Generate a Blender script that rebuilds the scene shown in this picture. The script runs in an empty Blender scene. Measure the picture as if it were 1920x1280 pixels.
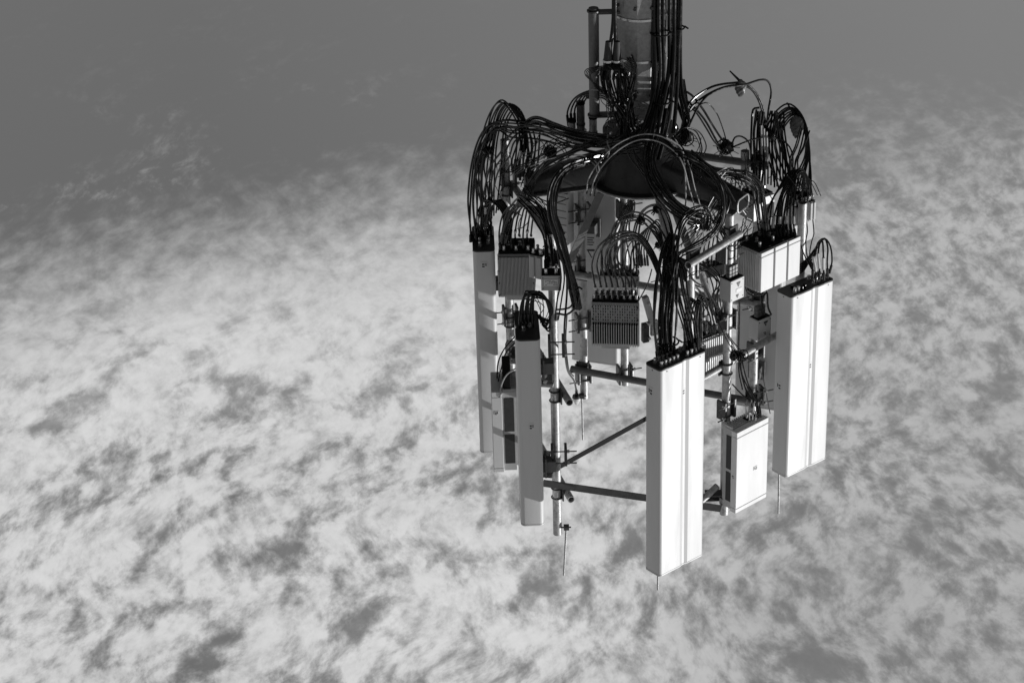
import bpy, bmesh, math, random
from mathutils import Vector, Matrix
random.seed(7)
R = math.radians
scene = bpy.context.scene
COL = scene.collection

# ------------------------------------------------------------------ camera
FPX = 4400.0                      # focal length in pixels of a 1920 px wide frame
ELEV = R(28.0)                    # camera looks up at the tower head and is held upside down
DIST = 18.8
AX, AY = 1201.0, 335.0            # where the centre of the platform plate stands in the frame
Fw = Vector((0, -math.cos(ELEV), math.sin(ELEV)))
R0 = Vector((1, 0, 0)); U0 = (-Fw).cross(R0)
roll = 0.0
for _ in range(6):
    Rt = R0 * math.cos(roll) + U0 * math.sin(roll)
    Up = (-Fw).cross(Rt)
    d = Fw * FPX + Rt * (AX - 960) + Up * (640 - AY)
    CAM = -d.normalized() * DIST
    def proj(p):
        v = Vector(p) - CAM
        w = v.dot(Fw)
        return 960 + FPX * v.dot(Rt) / w, 640 - FPX * v.dot(Up) / w
    a, b = proj((0, 0, 0)), proj((0, 0, 2))
    roll += math.atan2(a[0] - b[0], b[1] - a[1]) * -1.0
cam = bpy.data.cameras.new('camera'); camo = bpy.data.objects.new('camera', cam)
cam.sensor_fit = 'HORIZONTAL'; cam.sensor_width = 36; cam.lens = 36 * FPX / 1920
cam.clip_start = 0.1; cam.clip_end = 20000
M = Matrix.Identity(4)
for i in range(3):
    M[i][0] = Rt[i]; M[i][1] = Up[i]; M[i][2] = -Fw[i]; M[i][3] = CAM[i]
camo.matrix_world = M
COL.objects.link(camo); scene.camera = camo

def P(px, py, Y):
    """a point of the tower head: seen at (px, py), standing Y metres nearer than the mast axis"""
    d = Fw * FPX + Rt * (px - 960) + Up * (640 - py)
    t = (Y - CAM.y) / d.y
    return CAM + d * t

# ------------------------------------------------------------------ light and sky
SUN_AZ, SUN_EL = 77.0, 27.0       # azimuth from +Y (towards the camera) round to +X
sdir = Vector((math.sin(R(SUN_AZ)) * math.cos(R(SUN_EL)), math.cos(R(SUN_AZ)) * math.cos(R(SUN_EL)), math.sin(R(SUN_EL))))
sl = bpy.data.lights.new('sun', 'SUN'); so = bpy.data.objects.new('sun', sl)
sl.energy = 2.85; sl.angle = R(0.5); sl.color = (1, 1, 1)
so.rotation_euler = sdir.to_track_quat('Z', 'Y').to_euler(); COL.objects.link(so)

world = bpy.data.worlds.new('World'); scene.world = world; world.use_nodes = True
wn = world.node_tree; wn.nodes.clear()
class NT:
    def __init__(s, t): s.t = t
    def n(s, typ, **kw):
        x = s.t.nodes.new(typ)
        for k, v in kw.items(): setattr(x, k, v)
        return x
    def l(s, a, b): s.t.links.new(a, b)
    def val(s, node, i, v):
        if hasattr(v, 'is_output') : s.l(v, node.inputs[i])
        elif v is not None: node.inputs[i].default_value = v
    def m(s, op, a, b=None, c=None, clamp=False):
        x = s.n('ShaderNodeMath', operation=op, use_clamp=clamp)
        s.val(x, 0, a); s.val(x, 1, b); s.val(x, 2, c)
        return x.outputs[0]
    def rng(s, v, a, b, c, d, kind='SMOOTHSTEP'):
        x = s.n('ShaderNodeMapRange', interpolation_type=kind)
        s.val(x, 0, v); x.inputs[1].default_value = a; x.inputs[2].default_value = b
        s.val(x, 3, c); s.val(x, 4, d)
        return x.outputs[0]
    def mix(s, f, a, b):
        x = s.n('ShaderNodeMix', data_type='FLOAT')
        s.val(x, 0, f); s.val(x, 2, a); s.val(x, 3, b)
        return x.outputs[0]
    def noise(s, vec, sc, det=5, rough=.55, dist=0, lac=2.0):
        x = s.n('ShaderNodeTexNoise'); s.l(vec, x.inputs['Vector'])
        x.inputs['Scale'].default_value = sc; x.inputs['Detail'].default_value = det
        x.inputs['Roughness'].default_value = rough; x.inputs['Distortion'].default_value = dist
        x.inputs['Lacunarity'].default_value = lac
        return x.outputs[0]
W = NT(wn)
tc = W.n('ShaderNodeTexCoord'); sep = W.n('ShaderNodeSeparateXYZ'); W.l(tc.outputs['Generated'], sep.inputs[0])
dx, dy, dz = sep.outputs
zz = W.m('MAXIMUM', dz, 0.06)
uu = W.m('DIVIDE', dx, zz); vv = W.m('DIVIDE', dy, zz)      # the cloud layer as a flat sheet high overhead
cmb = W.n('ShaderNodeCombineXYZ'); W.l(uu, cmb.inputs[0]); W.l(vv, cmb.inputs[1])
uv = cmb.outputs[0]
sky = W.n('ShaderNodeTexSky', sky_type='NISHITA', sun_disc=False)
sky.sun_elevation = R(SUN_EL); sky.sun_rotation = R(SUN_AZ); sky.altitude = 100
bw = W.n('ShaderNodeRGBToBW'); W.l(sky.outputs[0], bw.inputs[0])
# orange-red filter look of the black and white picture: clear air goes dark grey
clear = W.m('MULTIPLY', W.m('POWER', bw.outputs[0], 0.35), 1.18)
wrp = W.n('ShaderNodeTexNoise'); W.l(uv, wrp.inputs['Vector']); wrp.inputs['Scale'].default_value = 2.6; wrp.inputs['Detail'].default_value = 4
va = W.n('ShaderNodeVectorMath', operation='MULTIPLY_ADD'); W.l(wrp.outputs[1], va.inputs[0]); va.inputs[1].default_value = (.12, .12, 0); W.l(uv, va.inputs[2])
sq = W.n('ShaderNodeMapping'); sq.inputs['Scale'].default_value = (1, .56, 1); sq.inputs['Rotation'].default_value = (0, 0, R(30)); W.l(va.outputs[0], sq.inputs[0])
mp = W.n('ShaderNodeMapping'); mp.inputs['Location'].default_value = (3.1, 1.7, 0); mp.inputs['Scale'].default_value = (.80, 1.22, 1); W.l(sq.outputs[0], mp.inputs[0])
cuv = mp.outputs[0]
n_big = W.noise(uv, 2.3, 3, .5)
iso = sq.outputs[0]
n_msk = W.noise(cuv, 9.0, 6, .58, .0)
n_mid = W.noise(iso, 42.0, 10, .60, .0)
n_fine = W.noise(iso, 100.0, 8, .66, .0)
n_rid = W.m('ADD', W.noise(cuv, 18.0, 3, .52, .0), W.m('ADD', W.m('MULTIPLY', W.m('SUBTRACT', n_mid, .5), .62), W.m('MULTIPLY', W.m('SUBTRACT', n_fine, .5), .22)))
el = W.m('MULTIPLY', W.m('ARCSINE', dz), 57.2958)
azm = W.m('MULTIPLY', W.m('ARCTAN2', dx, W.m('MULTIPLY', dy, -1.0)), 57.2958)
clear = W.m('MULTIPLY', clear, W.rng(azm, -8, 12, .80, 1.12, 'LINEAR'))
edge = W.m('ADD', el, W.m('MULTIPLY', W.rng(azm, 2, 11, 0, 1), 1.6))
edge = W.m('ADD', edge, W.m('MULTIPLY', W.m('SUBTRACT', n_big, .5), 2.0))
edge = W.m('ADD', edge, W.m('MULTIPLY', W.m('SUBTRACT', n_mid, .5), 3.0))
edge = W.m('ADD', edge, W.rng(azm, -12, 0, -.9, 0, 'LINEAR'))
cover = W.rng(edge, 22.9, 27.2, 0.0, 1.0)
# thin gaps in the sheet: winding filaments, and small mottled holes
fil = W.m('MULTIPLY', W.m('POWER', W.rng(n_rid, .29, .55, 1.0, 0.0, 'LINEAR'), 2.0), W.rng(n_big, .36, .60, 1.25, .75, 'LINEAR'))
right = W.rng(azm, 0, 9, 0, 1)
hol = W.m('POWER', W.rng(W.m('ADD', W.m('MULTIPLY', n_mid, .70), W.m('MULTIPLY', n_fine, .30)), .28, .60, 1.0, 0.0, 'LINEAR'), 1.9)
hol = W.m('MULTIPLY', hol, W.m('MULTIPLY_ADD', right, 1.3, .7))
gap = W.m('ADD', W.m('MULTIPLY', fil, W.m('MULTIPLY_ADD', right, -.25, .92)), hol)
gap = W.m('MULTIPLY', gap, W.m('MAXIMUM', W.rng(el, 26.0, 31.5, .12, 1.0), W.m('MULTIPLY', right, .75)))
gap = W.m('SUBTRACT', 1.0, W.m('POWER', 2.718, W.m('MULTIPLY', gap, -2.2)))
dens = W.m('MULTIPLY', W.m('MULTIPLY', cover, W.m('SUBTRACT', 1.0, gap)), W.m('MULTIPLY_ADD', right, -.44, 1.0))
wisp = W.m('MULTIPLY', W.rng(W.m('ADD', W.m('MULTIPLY', n_fine, .4), W.m('MULTIPLY', n_mid, .6)), .46, .70, 0, .22), W.rng(n_msk, .48, .60, 0, 1.0))
wisp = W.m('MULTIPLY', wisp, W.m('MULTIPLY', W.rng(el, 20.5, 23.8, .12, 1.0), W.rng(azm, -3, 1, 1, .4)))
dens = W.m('MAXIMUM', dens, wisp)
bright = W.m('ADD', 5.35, W.m('MULTIPLY', W.m('SUBTRACT', n_big, .5), 2.6))
bright = W.m('ADD', bright, W.m('MULTIPLY', W.m('SUBTRACT', n_fine, .5), 1.7))
val = W.mix(dens, clear, bright)
bg = W.n('ShaderNodeBackground'); W.l(val, bg.inputs[0]); bg.inputs[1].default_value = 0.12
wo = W.n('ShaderNodeOutputWorld'); W.l(bg.outputs[0], wo.inputs[0])
scene.view_settings.view_transform = 'Standard'; scene.view_settings.look = 'None'
scene.view_settings.exposure = 0; scene.view_settings.gamma = 1

# ------------------------------------------------------------------ materials
def mat(name, base, rough=.5, metal=0.0, var=0.0, vscale=20, spec=None, streak=False, bump=0):
    m = bpy.data.materials.new(name); m.use_nodes = True
    N = NT(m.node_tree); b = m.node_tree.nodes['Principled BSDF']
    b.inputs['Roughness'].default_value = rough; b.inputs['Metallic'].default_value = metal
    if spec is not None: b.inputs['Specular IOR Level'].default_value = spec
    if var:
        t = N.n('ShaderNodeTexCoord'); v = t.outputs['Object']
        if streak:
            mp = N.n('ShaderNodeMapping'); mp.inputs['Scale'].default_value = (1, 1, .12); N.l(v, mp.inputs[0]); v = mp.outputs[0]
        n1 = N.noise(v, vscale, 6, .65); n2 = N.noise(v, vscale * 6, 3, .6)
        k = N.m('ADD', N.m('MULTIPLY', n1, .7), N.m('MULTIPLY', n2, .3))
        k = N.rng(k, .3, .7, base * (1 - var), base * (1 + var), 'LINEAR')
        N.l(k, b.inputs['Base Color'])
        N.l(N.rng(n1, .3, .7, max(rough - .12, .05), min(rough + .12, 1), 'LINEAR'), b.inputs['Roughness'])
        if bump:
            bp = N.n('ShaderNodeBump'); bp.inputs['Strength'].default_value = bump; bp.inputs['Distance'].default_value = .01
            N.l(n2, bp.inputs['Height']); N.l(bp.outputs[0], b.inputs['Normal'])
    else:
        b.inputs['Base Color'].default_value = (base, base, base, 1)
    return m
M_WHITE = mat('white_fibreglass', .75, .45, 0, .07, 3, .4, True)
M_WHITE2 = mat('off_white_plastic', .66, .5, 0, .05, 6, .4, True)
M_GREYP = mat('grey_paint', .52, .5, 0, .10, 8, .4)
M_FIN = mat('grey_cast_aluminium', .60, .5, .15, .16, 14, .4)
M_DARKP = mat('dark_grey_plastic', .045, .55, 0, .25, 20, .35)
M_BLACK = mat('black_rubber', .005, .24, 0, .3, 30, .42)
M_FEED = mat('glossy_black_sheath', .006, .22, 0, .3, 30, .55)
M_BLACK2 = mat('black_matte', .008, .7, 0, 0, 20, .12)
M_GALV = mat('galvanised_steel', .46, .45, .35, .55, 22, .5, bump=.25)
M_GALVD = mat('weathered_steel', .16, .55, .45, .35, 12, .5, bump=.2)
M_STEELD = mat('dark_painted_steel', .065, .33, .2, .3, 10, .45)
M_BRIGHT = mat('bright_metal', .75, .28, .85, .1, 40)
M_PALEC = mat('pale_grey_sheath', .42, .45, 0, .1, 20, .4)
M_TAG = mat('white_sleeve', .75, .5)
M_LABEL = mat('white_sticker', .82, .5)
M_INK = mat('black_ink', .02, .5)
M_BAG = mat('grey_plastic_film', .14, .3, 0, .4, 25, .5)
M_SHAFT = mat('mast_steel', .36, .5, .30, .42, 30, .5, bump=.2)
M_GROUND = mat('dry_grass', .05, .95, 0, .4, .6)

# ------------------------------------------------------------------ helpers
def tagobj(o, label=None, cat=None, group=None, kind=None):
    if label: o['label'] = label
    if cat: o['category'] = cat
    if group: o['group'] = group
    if kind: o['kind'] = kind
    return o
def empty(name, loc, rz, label, cat, group=None):
    o = bpy.data.objects.new(name, None); o.empty_display_size = .1
    o.location = loc; o.rotation_euler = (0, 0, rz); COL.objects.link(o)
    return tagobj(o, label, cat, group)
def obj(name, bm, m, parent=None, smooth=False, bevel=0, origin=None, sharp=38):
    me = bpy.data.meshes.new(name)
    if origin is not None:
        bmesh.ops.translate(bm, verts=bm.verts, vec=-Vector(origin))
    bmesh.ops.recalc_face_normals(bm, faces=bm.faces)
    bm.to_mesh(me); bm.free()
    for mm in (m if isinstance(m, (list, tuple)) else [m]): me.materials.append(mm)
    if smooth:
        for p in me.polygons: p.use_smooth = True
        if hasattr(me, 'set_sharp_from_angle'): me.set_sharp_from_angle(angle=R(sharp))
    o = bpy.data.objects.new(name, me); COL.objects.link(o)
    if origin is not None: o.location = origin
    if parent: o.parent = parent
    if bevel:
        b = o.modifiers.new('bevel', 'BEVEL'); b.width = bevel; b.segments = 2; b.limit_method = 'ANGLE'; b.angle_limit = R(40)
    return o
def box(bm, x0, x1, y0, y1, z0, z1, mi=0):
    v = [bm.verts.new((x, y, z)) for x in (x0, x1) for y in (y0, y1) for z in (z0, z1)]
    for f in ((0,1,3,2),(4,6,7,5),(0,4,5,1),(2,3,7,6),(0,2,6,4),(1,5,7,3)):
        fc = bm.faces.new([v[i] for i in f]); fc.material_index = mi
    return bm
def obox(bm, c, ux, uy, uz, sx, sy, sz):
    c = Vector(c); v = []
    for i in (-.5, .5):
        for j in (-.5, .5):
            for k in (-.5, .5): v.append(bm.verts.new(c + ux * (i * sx) + uy * (j * sy) + uz * (k * sz)))
    for f in ((0,1,3,2),(4,6,7,5),(0,4,5,1),(2,3,7,6),(0,2,6,4),(1,5,7,3)): bm.faces.new([v[i] for i in f])
def prism(bm, prof, z0, z1, s0=1, s1=1):
    a = [bm.verts.new((x * s0, y * s0, z0)) for x, y in prof]; b = [bm.verts.new((x * s1, y * s1, z1)) for x, y in prof]
    n = len(prof)
    bm.faces.new(list(reversed(a))); bm.faces.new(b)
    for i in range(n): bm.faces.new((a[i], a[(i+1) % n], b[(i+1) % n], b[i]))
def frame(p, q):
    t = (q - p).normalized(); u = t.cross(Vector((0, 0, 1)))
    if u.length < .05: u = t.cross(Vector((1, 0, 0)))
    u.normalize(); return t, u, t.cross(u)
def cyl(bm, p, q, r, r2=None, n=14, hollow=0):
    p, q = Vector(p), Vector(q); t, u, v = frame(p, q); r2 = r if r2 is None else r2
    def ring(c, rr): return [bm.verts.new(c + (u * math.cos(2*math.pi*i/n) + v * math.sin(2*math.pi*i/n)) * rr) for i in range(n)]
    A, B = ring(p, r), ring(q, r2)
    for i in range(n): bm.faces.new((A[i], A[(i+1) % n], B[(i+1) % n], B[i]))
    if hollow:
        Ai, Bi = ring(p, r - hollow), ring(q, r2 - hollow)
        for i in range(n):
            j = (i+1) % n
            bm.faces.new((Ai[i], Bi[i], Bi[j], Ai[j])); bm.faces.new((A[i], Ai[i], Ai[j], A[j])); bm.faces.new((B[i], B[j], Bi[j], Bi[i]))
    else:
        bm.faces.new(A[::-1]); bm.faces.new(B)
def torus(bm, c, R_, r, t=Vector((0,0,1)), a0=0, a1=2*math.pi, n=20, k=6):
    t = Vector(t).normalized(); u = t.cross(Vector((0,0,1)))
    if u.length < .05: u = Vector((1,0,0))
    u.normalize(); v = t.cross(u); c = Vector(c)
    pts = [c + (u*math.cos(a0+(a1-a0)*i/n) + v*math.sin(a0+(a1-a0)*i/n))*R_ for i in range(n+1)]
    tube(bm, pts, r, k)
def tube(bm, pts, r, n=7):
    pts = [Vector(p) for p in pts]; m = len(pts)
    t0 = (pts[1]-pts[0]).normalized(); u = t0.orthogonal().normalized(); rings = []
    for i, p in enumerate(pts):
        t = (pts[min(i+1, m-1)] - pts[max(i-1, 0)])
        if t.length < 1e-9: t = t0
        t.normalize(); u = (u - t * u.dot(t))
        if u.length < 1e-6: u = t.orthogonal()
        u.normalize(); v = t.cross(u)
        rings.append([bm.verts.new(p + (u*math.cos(2*math.pi*k/n) + v*math.sin(2*math.pi*k/n))*r) for k in range(n)])
    for i in range(m-1):
        for k in range(n): bm.faces.new((rings[i][k], rings[i][(k+1) % n], rings[i+1][(k+1) % n], rings[i+1][k]))
    bm.faces.new(rings[0][::-1]); bm.faces.new(rings[-1])
def spline(pts, step=.03):
    """centripetal-like Catmull-Rom through the points"""
    pts = [Vector(p) for p in pts]
    if len(pts) == 2: return [pts[0].lerp(pts[1], i/8) for i in range(9)]
    q = [pts[0]*2 - pts[1]] + pts + [pts[-1]*2 - pts[-2]]
    out = []
    for i in range(1, len(q)-2):
        p0, p1, p2, p3 = q[i-1:i+3]
        d = (p2-p1).length; n = max(3, min(26, int(d/step)))
        m1 = (p2-p0)*.5; m2 = (p3-p1)*.5
        if m1.length > d*1.3: m1 *= d*1.3/m1.length
        if m2.length > d*1.3: m2 *= d*1.3/m2.length
        for k in range(n):
            t = k/n; t2 = t*t; t3 = t2*t
            out.append(p1*(2*t3-3*t2+1) + m1*(t3-2*t2+t) + p2*(-2*t3+3*t2) + m2*(t3-t2))
    out.append(pts[-1]); return out
def rrect(w, d, r, n=5):
    pr = []
    for cx, cy, a in ((w/2-r, d/2-r, 0), (-w/2+r, d/2-r, 90), (-w/2+r, -d/2+r, 180), (w/2-r, -d/2+r, 270)):
        for i in range(n+1):
            t = R(a + 90*i/n); pr.append((cx + r*math.cos(t), cy + r*math.sin(t)))
    return pr

# ------------------------------------------------------------------ ground
g = bmesh.new(); GZ = CAM.z - 1.7
gp = [g.verts.new((x, y, GZ)) for x, y in ((-6000,-6000),(6000,-6000),(6000,6000),(-6000,6000))]; g.faces.new(gp)
tagobj(obj('ground', g, M_GROUND), kind='structure')

# ------------------------------------------------------------------ mast
mast = empty('mast', (0, 0, GZ), 0, 'tapered galvanised steel mast coming down from the top edge of the picture', 'mast')
def in_mast(bm): bmesh.ops.translate(bm, verts=bm.verts, vec=(0, 0, -GZ)); return bm
NS = 12
b = bmesh.new()
prism(b, [(math.cos(2*math.pi*(i+.35)/NS), math.sin(2*math.pi*(i+.35)/NS)) for i in range(NS)], GZ, -.42, .36, .185)
obj('shaft', in_mast(b), M_SHAFT, mast)
def mr(z): return .185 + (.36-.185)*(-.42-z)/(-.42-GZ)
for z in (-1.40, -1.06):
    b = bmesh.new(); r = mr(z)+.003
    prism(b, [(r*math.cos(2*math.pi*i/36), r*math.sin(2*math.pi*i/36)) for i in range(36)], z-.009, z+.009)
    obj('steel_band', in_mast(b), M_BRIGHT, mast, True)
for z in (-1.62, -1.50, -.78):
    for a in (-60, -15, 20):
        b = bmesh.new(); n_ = Vector((math.sin(R(a)), math.cos(R(a)), 0)); c = n_*mr(z) + Vector((0,0,z))
        cyl(b, c - n_*.02, c + n_*.018, .014, n=6)
        obj('bolt', in_mast(b), M_STEELD, mast)

# platform head: round plates, drum, gussets and three arms
plat = empty('antenna_platform', (0, 0, -.42), 0, 'dark round steel platform head with wide arms at the end of the mast', 'platform')
def in_pl(bm): bmesh.ops.translate(bm, verts=bm.verts, vec=(0, 0, .42)); return bm
b = bmesh.new(); cyl(b, (0,0,-.02), (0,0,.0), .405, n=64); obj('round_plate', in_pl(b), M_STEELD, plat, True)
b = bmesh.new(); torus(b, (0,0,-.008), .407, .010, n=64); obj('plate_rim', in_pl(b), M_GALV, plat, True)
b = bmesh.new(); cyl(b, (0,0,-.40), (0,0,-.021), .235, .345, n=48); obj('drum', in_pl(b), M_STEELD, plat, True)
b = bmesh.new(); cyl(b, (0,0,-.435), (0,0,-.405), .30, n=48); obj('flange', in_pl(b), M_GALVD, plat, True)
for i in range(10):
    a = R(36*i+10); b = bmesh.new(); c = Vector((math.sin(a), math.cos(a), 0))*.272 + Vector((0,0,-.42))
    cyl(b, c - Vector((0,0,.04)), c + Vector((0,0,.03)), .013, n=6); obj('flange_bolt', in_pl(b), M_BRIGHT, plat)
ARMS = (56, -88, 172); Z_ = Vector((0, 0, 1))
for a in ARMS:
    b = bmesh.new(); n_ = Vector((math.sin(R(a)), math.cos(R(a)), 0)); w_ = Vector((math.cos(R(a)), -math.sin(R(a)), 0))
    L = 8; secs = []
    for k in range(L+1):
        t = k/L; r = .20 + t*(.72); hw = .135 - .045*t; zt = -.03 + .09*t; zb = -.24 + .19*t**1.3
        prof = []
        rr = .035
        for (cx, cz, q) in ((hw-rr, zt-rr, 0), (-hw+rr, zt-rr, 90), (-hw+rr, zb+rr, 180), (hw-rr, zb+rr, 270)):
            for s in range(4):
                th = R(q+30*s); prof.append((cx+rr*math.cos(th), cz+rr*math.sin(th)))
        secs.append([b.verts.new(n_*r + w_*x + Vector((0,0,z))) for x, z in prof])
    for k in range(L):
        m_ = len(secs[k])
        for i in range(m_): b.faces.new((secs[k][i], secs[k][(i+1) % m_], secs[k+1][(i+1) % m_], secs[k+1][i]))
    b.faces.new(secs[0]); b.faces.new(secs[-1][::-1])
    end_co = [v_.co.copy() for v_ in secs[-1]]
    arm = obj('arm', in_pl(b), M_STEELD, plat, True)
    b = bmesh.new(); f_ = b.faces.new([b.verts.new(n_*.9215 + (Vector(v_) - n_*n_.dot(Vector(v_)))) for v_ in end_co]); bmesh.ops.scale(b, verts=b.verts, vec=(.9, .9, .9), space=Matrix.Translation(-(n_*.9215 + Z_*.0)))
    ex_ = bmesh.ops.extrude_face_region(b, geom=[f_]); bmesh.ops.translate(b, verts=[g__ for g__ in ex_['geom'] if isinstance(g__, bmesh.types.BMVert)], vec=n_*.004)
    obj('opening_shade', in_pl(b), M_BLACK2, arm)  # black sheet painted as the shade inside the open arm end
    b = bmesh.new(); tube(b, [Vector(v_) + n_*.004 for v_ in end_co + end_co[:1]], .008, 6); obj('end_rim', in_pl(b), M_GALV, arm, True)
    b = bmesh.new(); m0 = n_*.38 + Z_*(.019); m1 = n_*.90 + Z_*.070; t_ = (m1-m0).normalized(); obox(b, (m0+m1)/2, t_, w_, t_.cross(w_), (m1-m0).length, .235, .012)
    obj('flange_plate', in_pl(b), M_GALV, arm, bevel=.003)

# ------------------------------------------------------------------ mount frames
def vpipe_pts(px, py0, py1, Y):
    p = P(px, (py0+py1)/2, Y); z0 = P(px, py0, Y).z; z1 = P(px, py1, Y).z
    return Vector((p.x, Y, z0)), Vector((p.x, Y, z1))
def ubolts(par, c, ax, r, off):
    """two U-bolts and a plate holding something at c on a pipe with axis ax"""
    ax = Vector(ax).normalized()
    for s in (-.045, .045):
        b = bmesh.new(); torus(b, Vector(c)+ax*s, r+.007, .006, ax); obj('u_bolt', b, M_STEELD, par, True)
    b = bmesh.new(); t, u, v = frame(Vector(c), Vector(c)+ax)
    obox(b, Vector(c)+Vector(off), ax, Vector(off).normalized(), ax.cross(Vector(off)).normalized(), .13, .012, .11)
    obj('clamp_plate', b, M_STEELD, par)
def pipe(par, p, q, r, m=M_GALV, name='pipe', hollow=.005, n=18):
    b = bmesh.new(); cyl(b, p, q, r, n=n, hollow=hollow); return obj(name, b, m, par, True)
G = {}
mr_ = empty('antenna_mount', (0, 0, 0), 0, 'right hand pipe frame carrying the two brightest wide white panels', 'antenna mount', 'pipe frames of the tower head')
ml_ = empty('antenna_mount', (0, 0, 0), 0, 'left hand pipe frame behind the two narrow grey looking panels', 'antenna mount', 'pipe frames of the tower head')
mb_ = empty('antenna_mount', (0, 0, 0), 0, 'rear pipe frame with long level pipes crossing behind the mast', 'antenna mount', 'pipe frames of the tower head')
VP = dict(p6=(mr_, 1292, 470, 1010, .90), p4=(mr_, 1363, 402, 962, .50), p9=(mr_, 1497, 380, 840, -.12),
          p2=(ml_, 1040, 436, 1000, .53), p1=(ml_, 955, 262, 872, -.80),
          p3=(mb_, 1093, 335, 745, -1.15), p7=(mb_, 1171, 345, 720, -.98), p5=(mb_, 1417, 285, 785, -.52))
for k, (par, px, y0, y1, Y) in VP.items():
    a, c = vpipe_pts(px, y0, y1, Y); G[k] = (a, c)
    pipe(par, a, c, .037, name='upright_pipe')
def onp(k, z): a = G[k][0]; return Vector((a.x, a.y, z))
def hbar(par, p, q, ext0=.12, ext1=.12, r=.030, m=M_GALV, side=None, clamps=()):
    p, q = Vector(p), Vector(q); t = (q-p).normalized(); n_ = Vector((t.y, -t.x, 0)).normalized()
    off = n_ * (side if side is not None else .075)
    pipe(par, p+off-t*ext0, q+off+t*ext1, r, m, 'cross_pipe')
    for c in clamps:
        ubolts(par, c, (0,0,1), .037, off*.5)
# right frame
hbar(mr_, onp('p6', .26), onp('p4', .26), .14, .03, side=-.078, clamps=(onp('p6', .26), onp('p4', .26)))
hbar(mr_, onp('p6', 1.47), onp('p9', 1.47), .1, .1, side=.08, clamps=(onp('p4', 1.47), onp('p6', 1.47)))
# left frame
for z in (.42, 1.66, 2.58):
    hbar(ml_, onp('p1', z), onp('p2', z), .1, .15, side=.080, clamps=(onp('p2', z), onp('p1', z)))
# rear frame
for z, m_ in ((.10, M_GALVD), (1.38, M_GALV), (2.32, M_GALVD)):
    hbar(mb_, onp('p3', z), onp('p5', z), .09, .1, m=m_, side=-.08, r=.032, clamps=(onp('p3', z), onp('p5', z)))
pipe(mb_, P(1397, 283, -.5), P(1397, 322, -.5), .036, M_GALV, 'upright_pipe')
# tie bars of angle steel at the top level, braces
def angle_bar(p, q, w, label, m=M_GALVD, up=Vector((0,0,1)), name='tie_bar', group='steel tie bars between the pipe frames'):
    p, q = Vector(p), Vector(q); t = (q-p).normalized(); s = t.cross(up).normalized(); u = s.cross(t)
    o = p; b = bmesh.new()
    obox(b, (p+q)/2 + u*0, t, u, s, (q-p).length, w, .007)
    obox(b, (p+q)/2 + u*(w/2) + s*(w/2), t, u, s, (q-p).length-.002, .007, w)
    x = obj(name, b, m, origin=p); tagobj(x, label, 'tie bar', group); return x
angle_bar(P(1018, 905, .72), P(1352, 953, .62), .062, 'long level dark angle bar passing behind the tallest white panel near its foot', M_STEELD)
angle_bar(P(1032, 884, .55), P(1290, 741, -.75), .045, 'thin dark angle bar slanting up behind the tallest white panel', M_BLACK2)
angle_bar(P(1132, 352, -.25), P(1072, 486, -.95), .075, 'bolted angle brace slanting down from the round plate to the rear left upright', M_GALVD)
for (a, c, r, lab) in ((P(1234, 360, -.1), P(1262, 500, .1), .036, 'pale round strut leaning beside the arching cables right of the round plate'),
                  (P(1258, 372, -.3), P(1312, 520, -.2), .034, 'grey round strut leaning behind the pale one'),
                  (P(1303, 480, .1), P(1338, 575, .2), .03, 'pale round strut leaning right behind the upright beside the cable loops')):
    b = bmesh.new(); cyl(b, a, c, r, n=16, hollow=.005)
    x = obj('strut', b, M_GALV if r > .0341 or r < .031 else M_GALVD, smooth=True, origin=a); tagobj(x, lab, 'strut', 'round struts under the platform')
# gusset bracket at the foot of the tie bar on the right
br = empty('corner_bracket', P(1340, 930, .55), 0, 'cup shaped steel corner bracket between the tallest white panel and the small white box antenna', 'bracket')
b = bmesh.new(); cyl(b, (.09,.02,-.01), (.09,.02,.05), .055, n=20); obj('cup', b, M_GALV, br, True)
b = bmesh.new(); obox(b, (.02,0,-.03), Vector((1,0,0)), Vector((0,1,0)), Vector((0,0,1)), .2, .10, .012); obox(b, (.0,.0,.01), Vector((1,0,0)), Vector((0,1,0)), Vector((0,0,1)), .2, .012, .07)
obj('plate', b, M_STEELD, br)
b = bmesh.new(); cyl(b, (-.12,.1,-.02), (.02,.0,-.10), .028, n=14); obj('stub_pipe', b, M_GALV, br, True)

# ------------------------------------------------------------------ panel antennas
def sticker(par, c, ux, uz, n_, w, h, kind='mark'):
    """white sticker with black marks, thickness 1.5 mm"""
    b = bmesh.new(); obox(b, Vector(c), ux, uz, n_, w, h, .003); s = obj('sticker', b, M_LABEL, par)
    b = bmesh.new(); c = Vector(c) + n_*.0025
    if kind == 'mark':
        obox(b, c - ux*w*.28, ux, uz, n_, w*.16, h*.55, .002)
        for k in (-.22, .05): obox(b, c + ux*w*.16 - uz*h*k*1.6, ux, uz, n_, w*.42, h*.22, .002)
    elif kind == 'text':
        for k in range(4):
            x = -w*.40; zz_ = (k-1.5)*h*.22
            while x < w*.36:
                l = random.uniform(.05, .16)*w
                if random.random() < (.8 if k in (1, 2) else .45): obox(b, c + ux*(x+l/2) + uz*zz_, ux, uz, n_, l, h*.055, .002)
                x += l + w*.03
    obj('print', b, M_INK, s)
    return s
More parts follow.
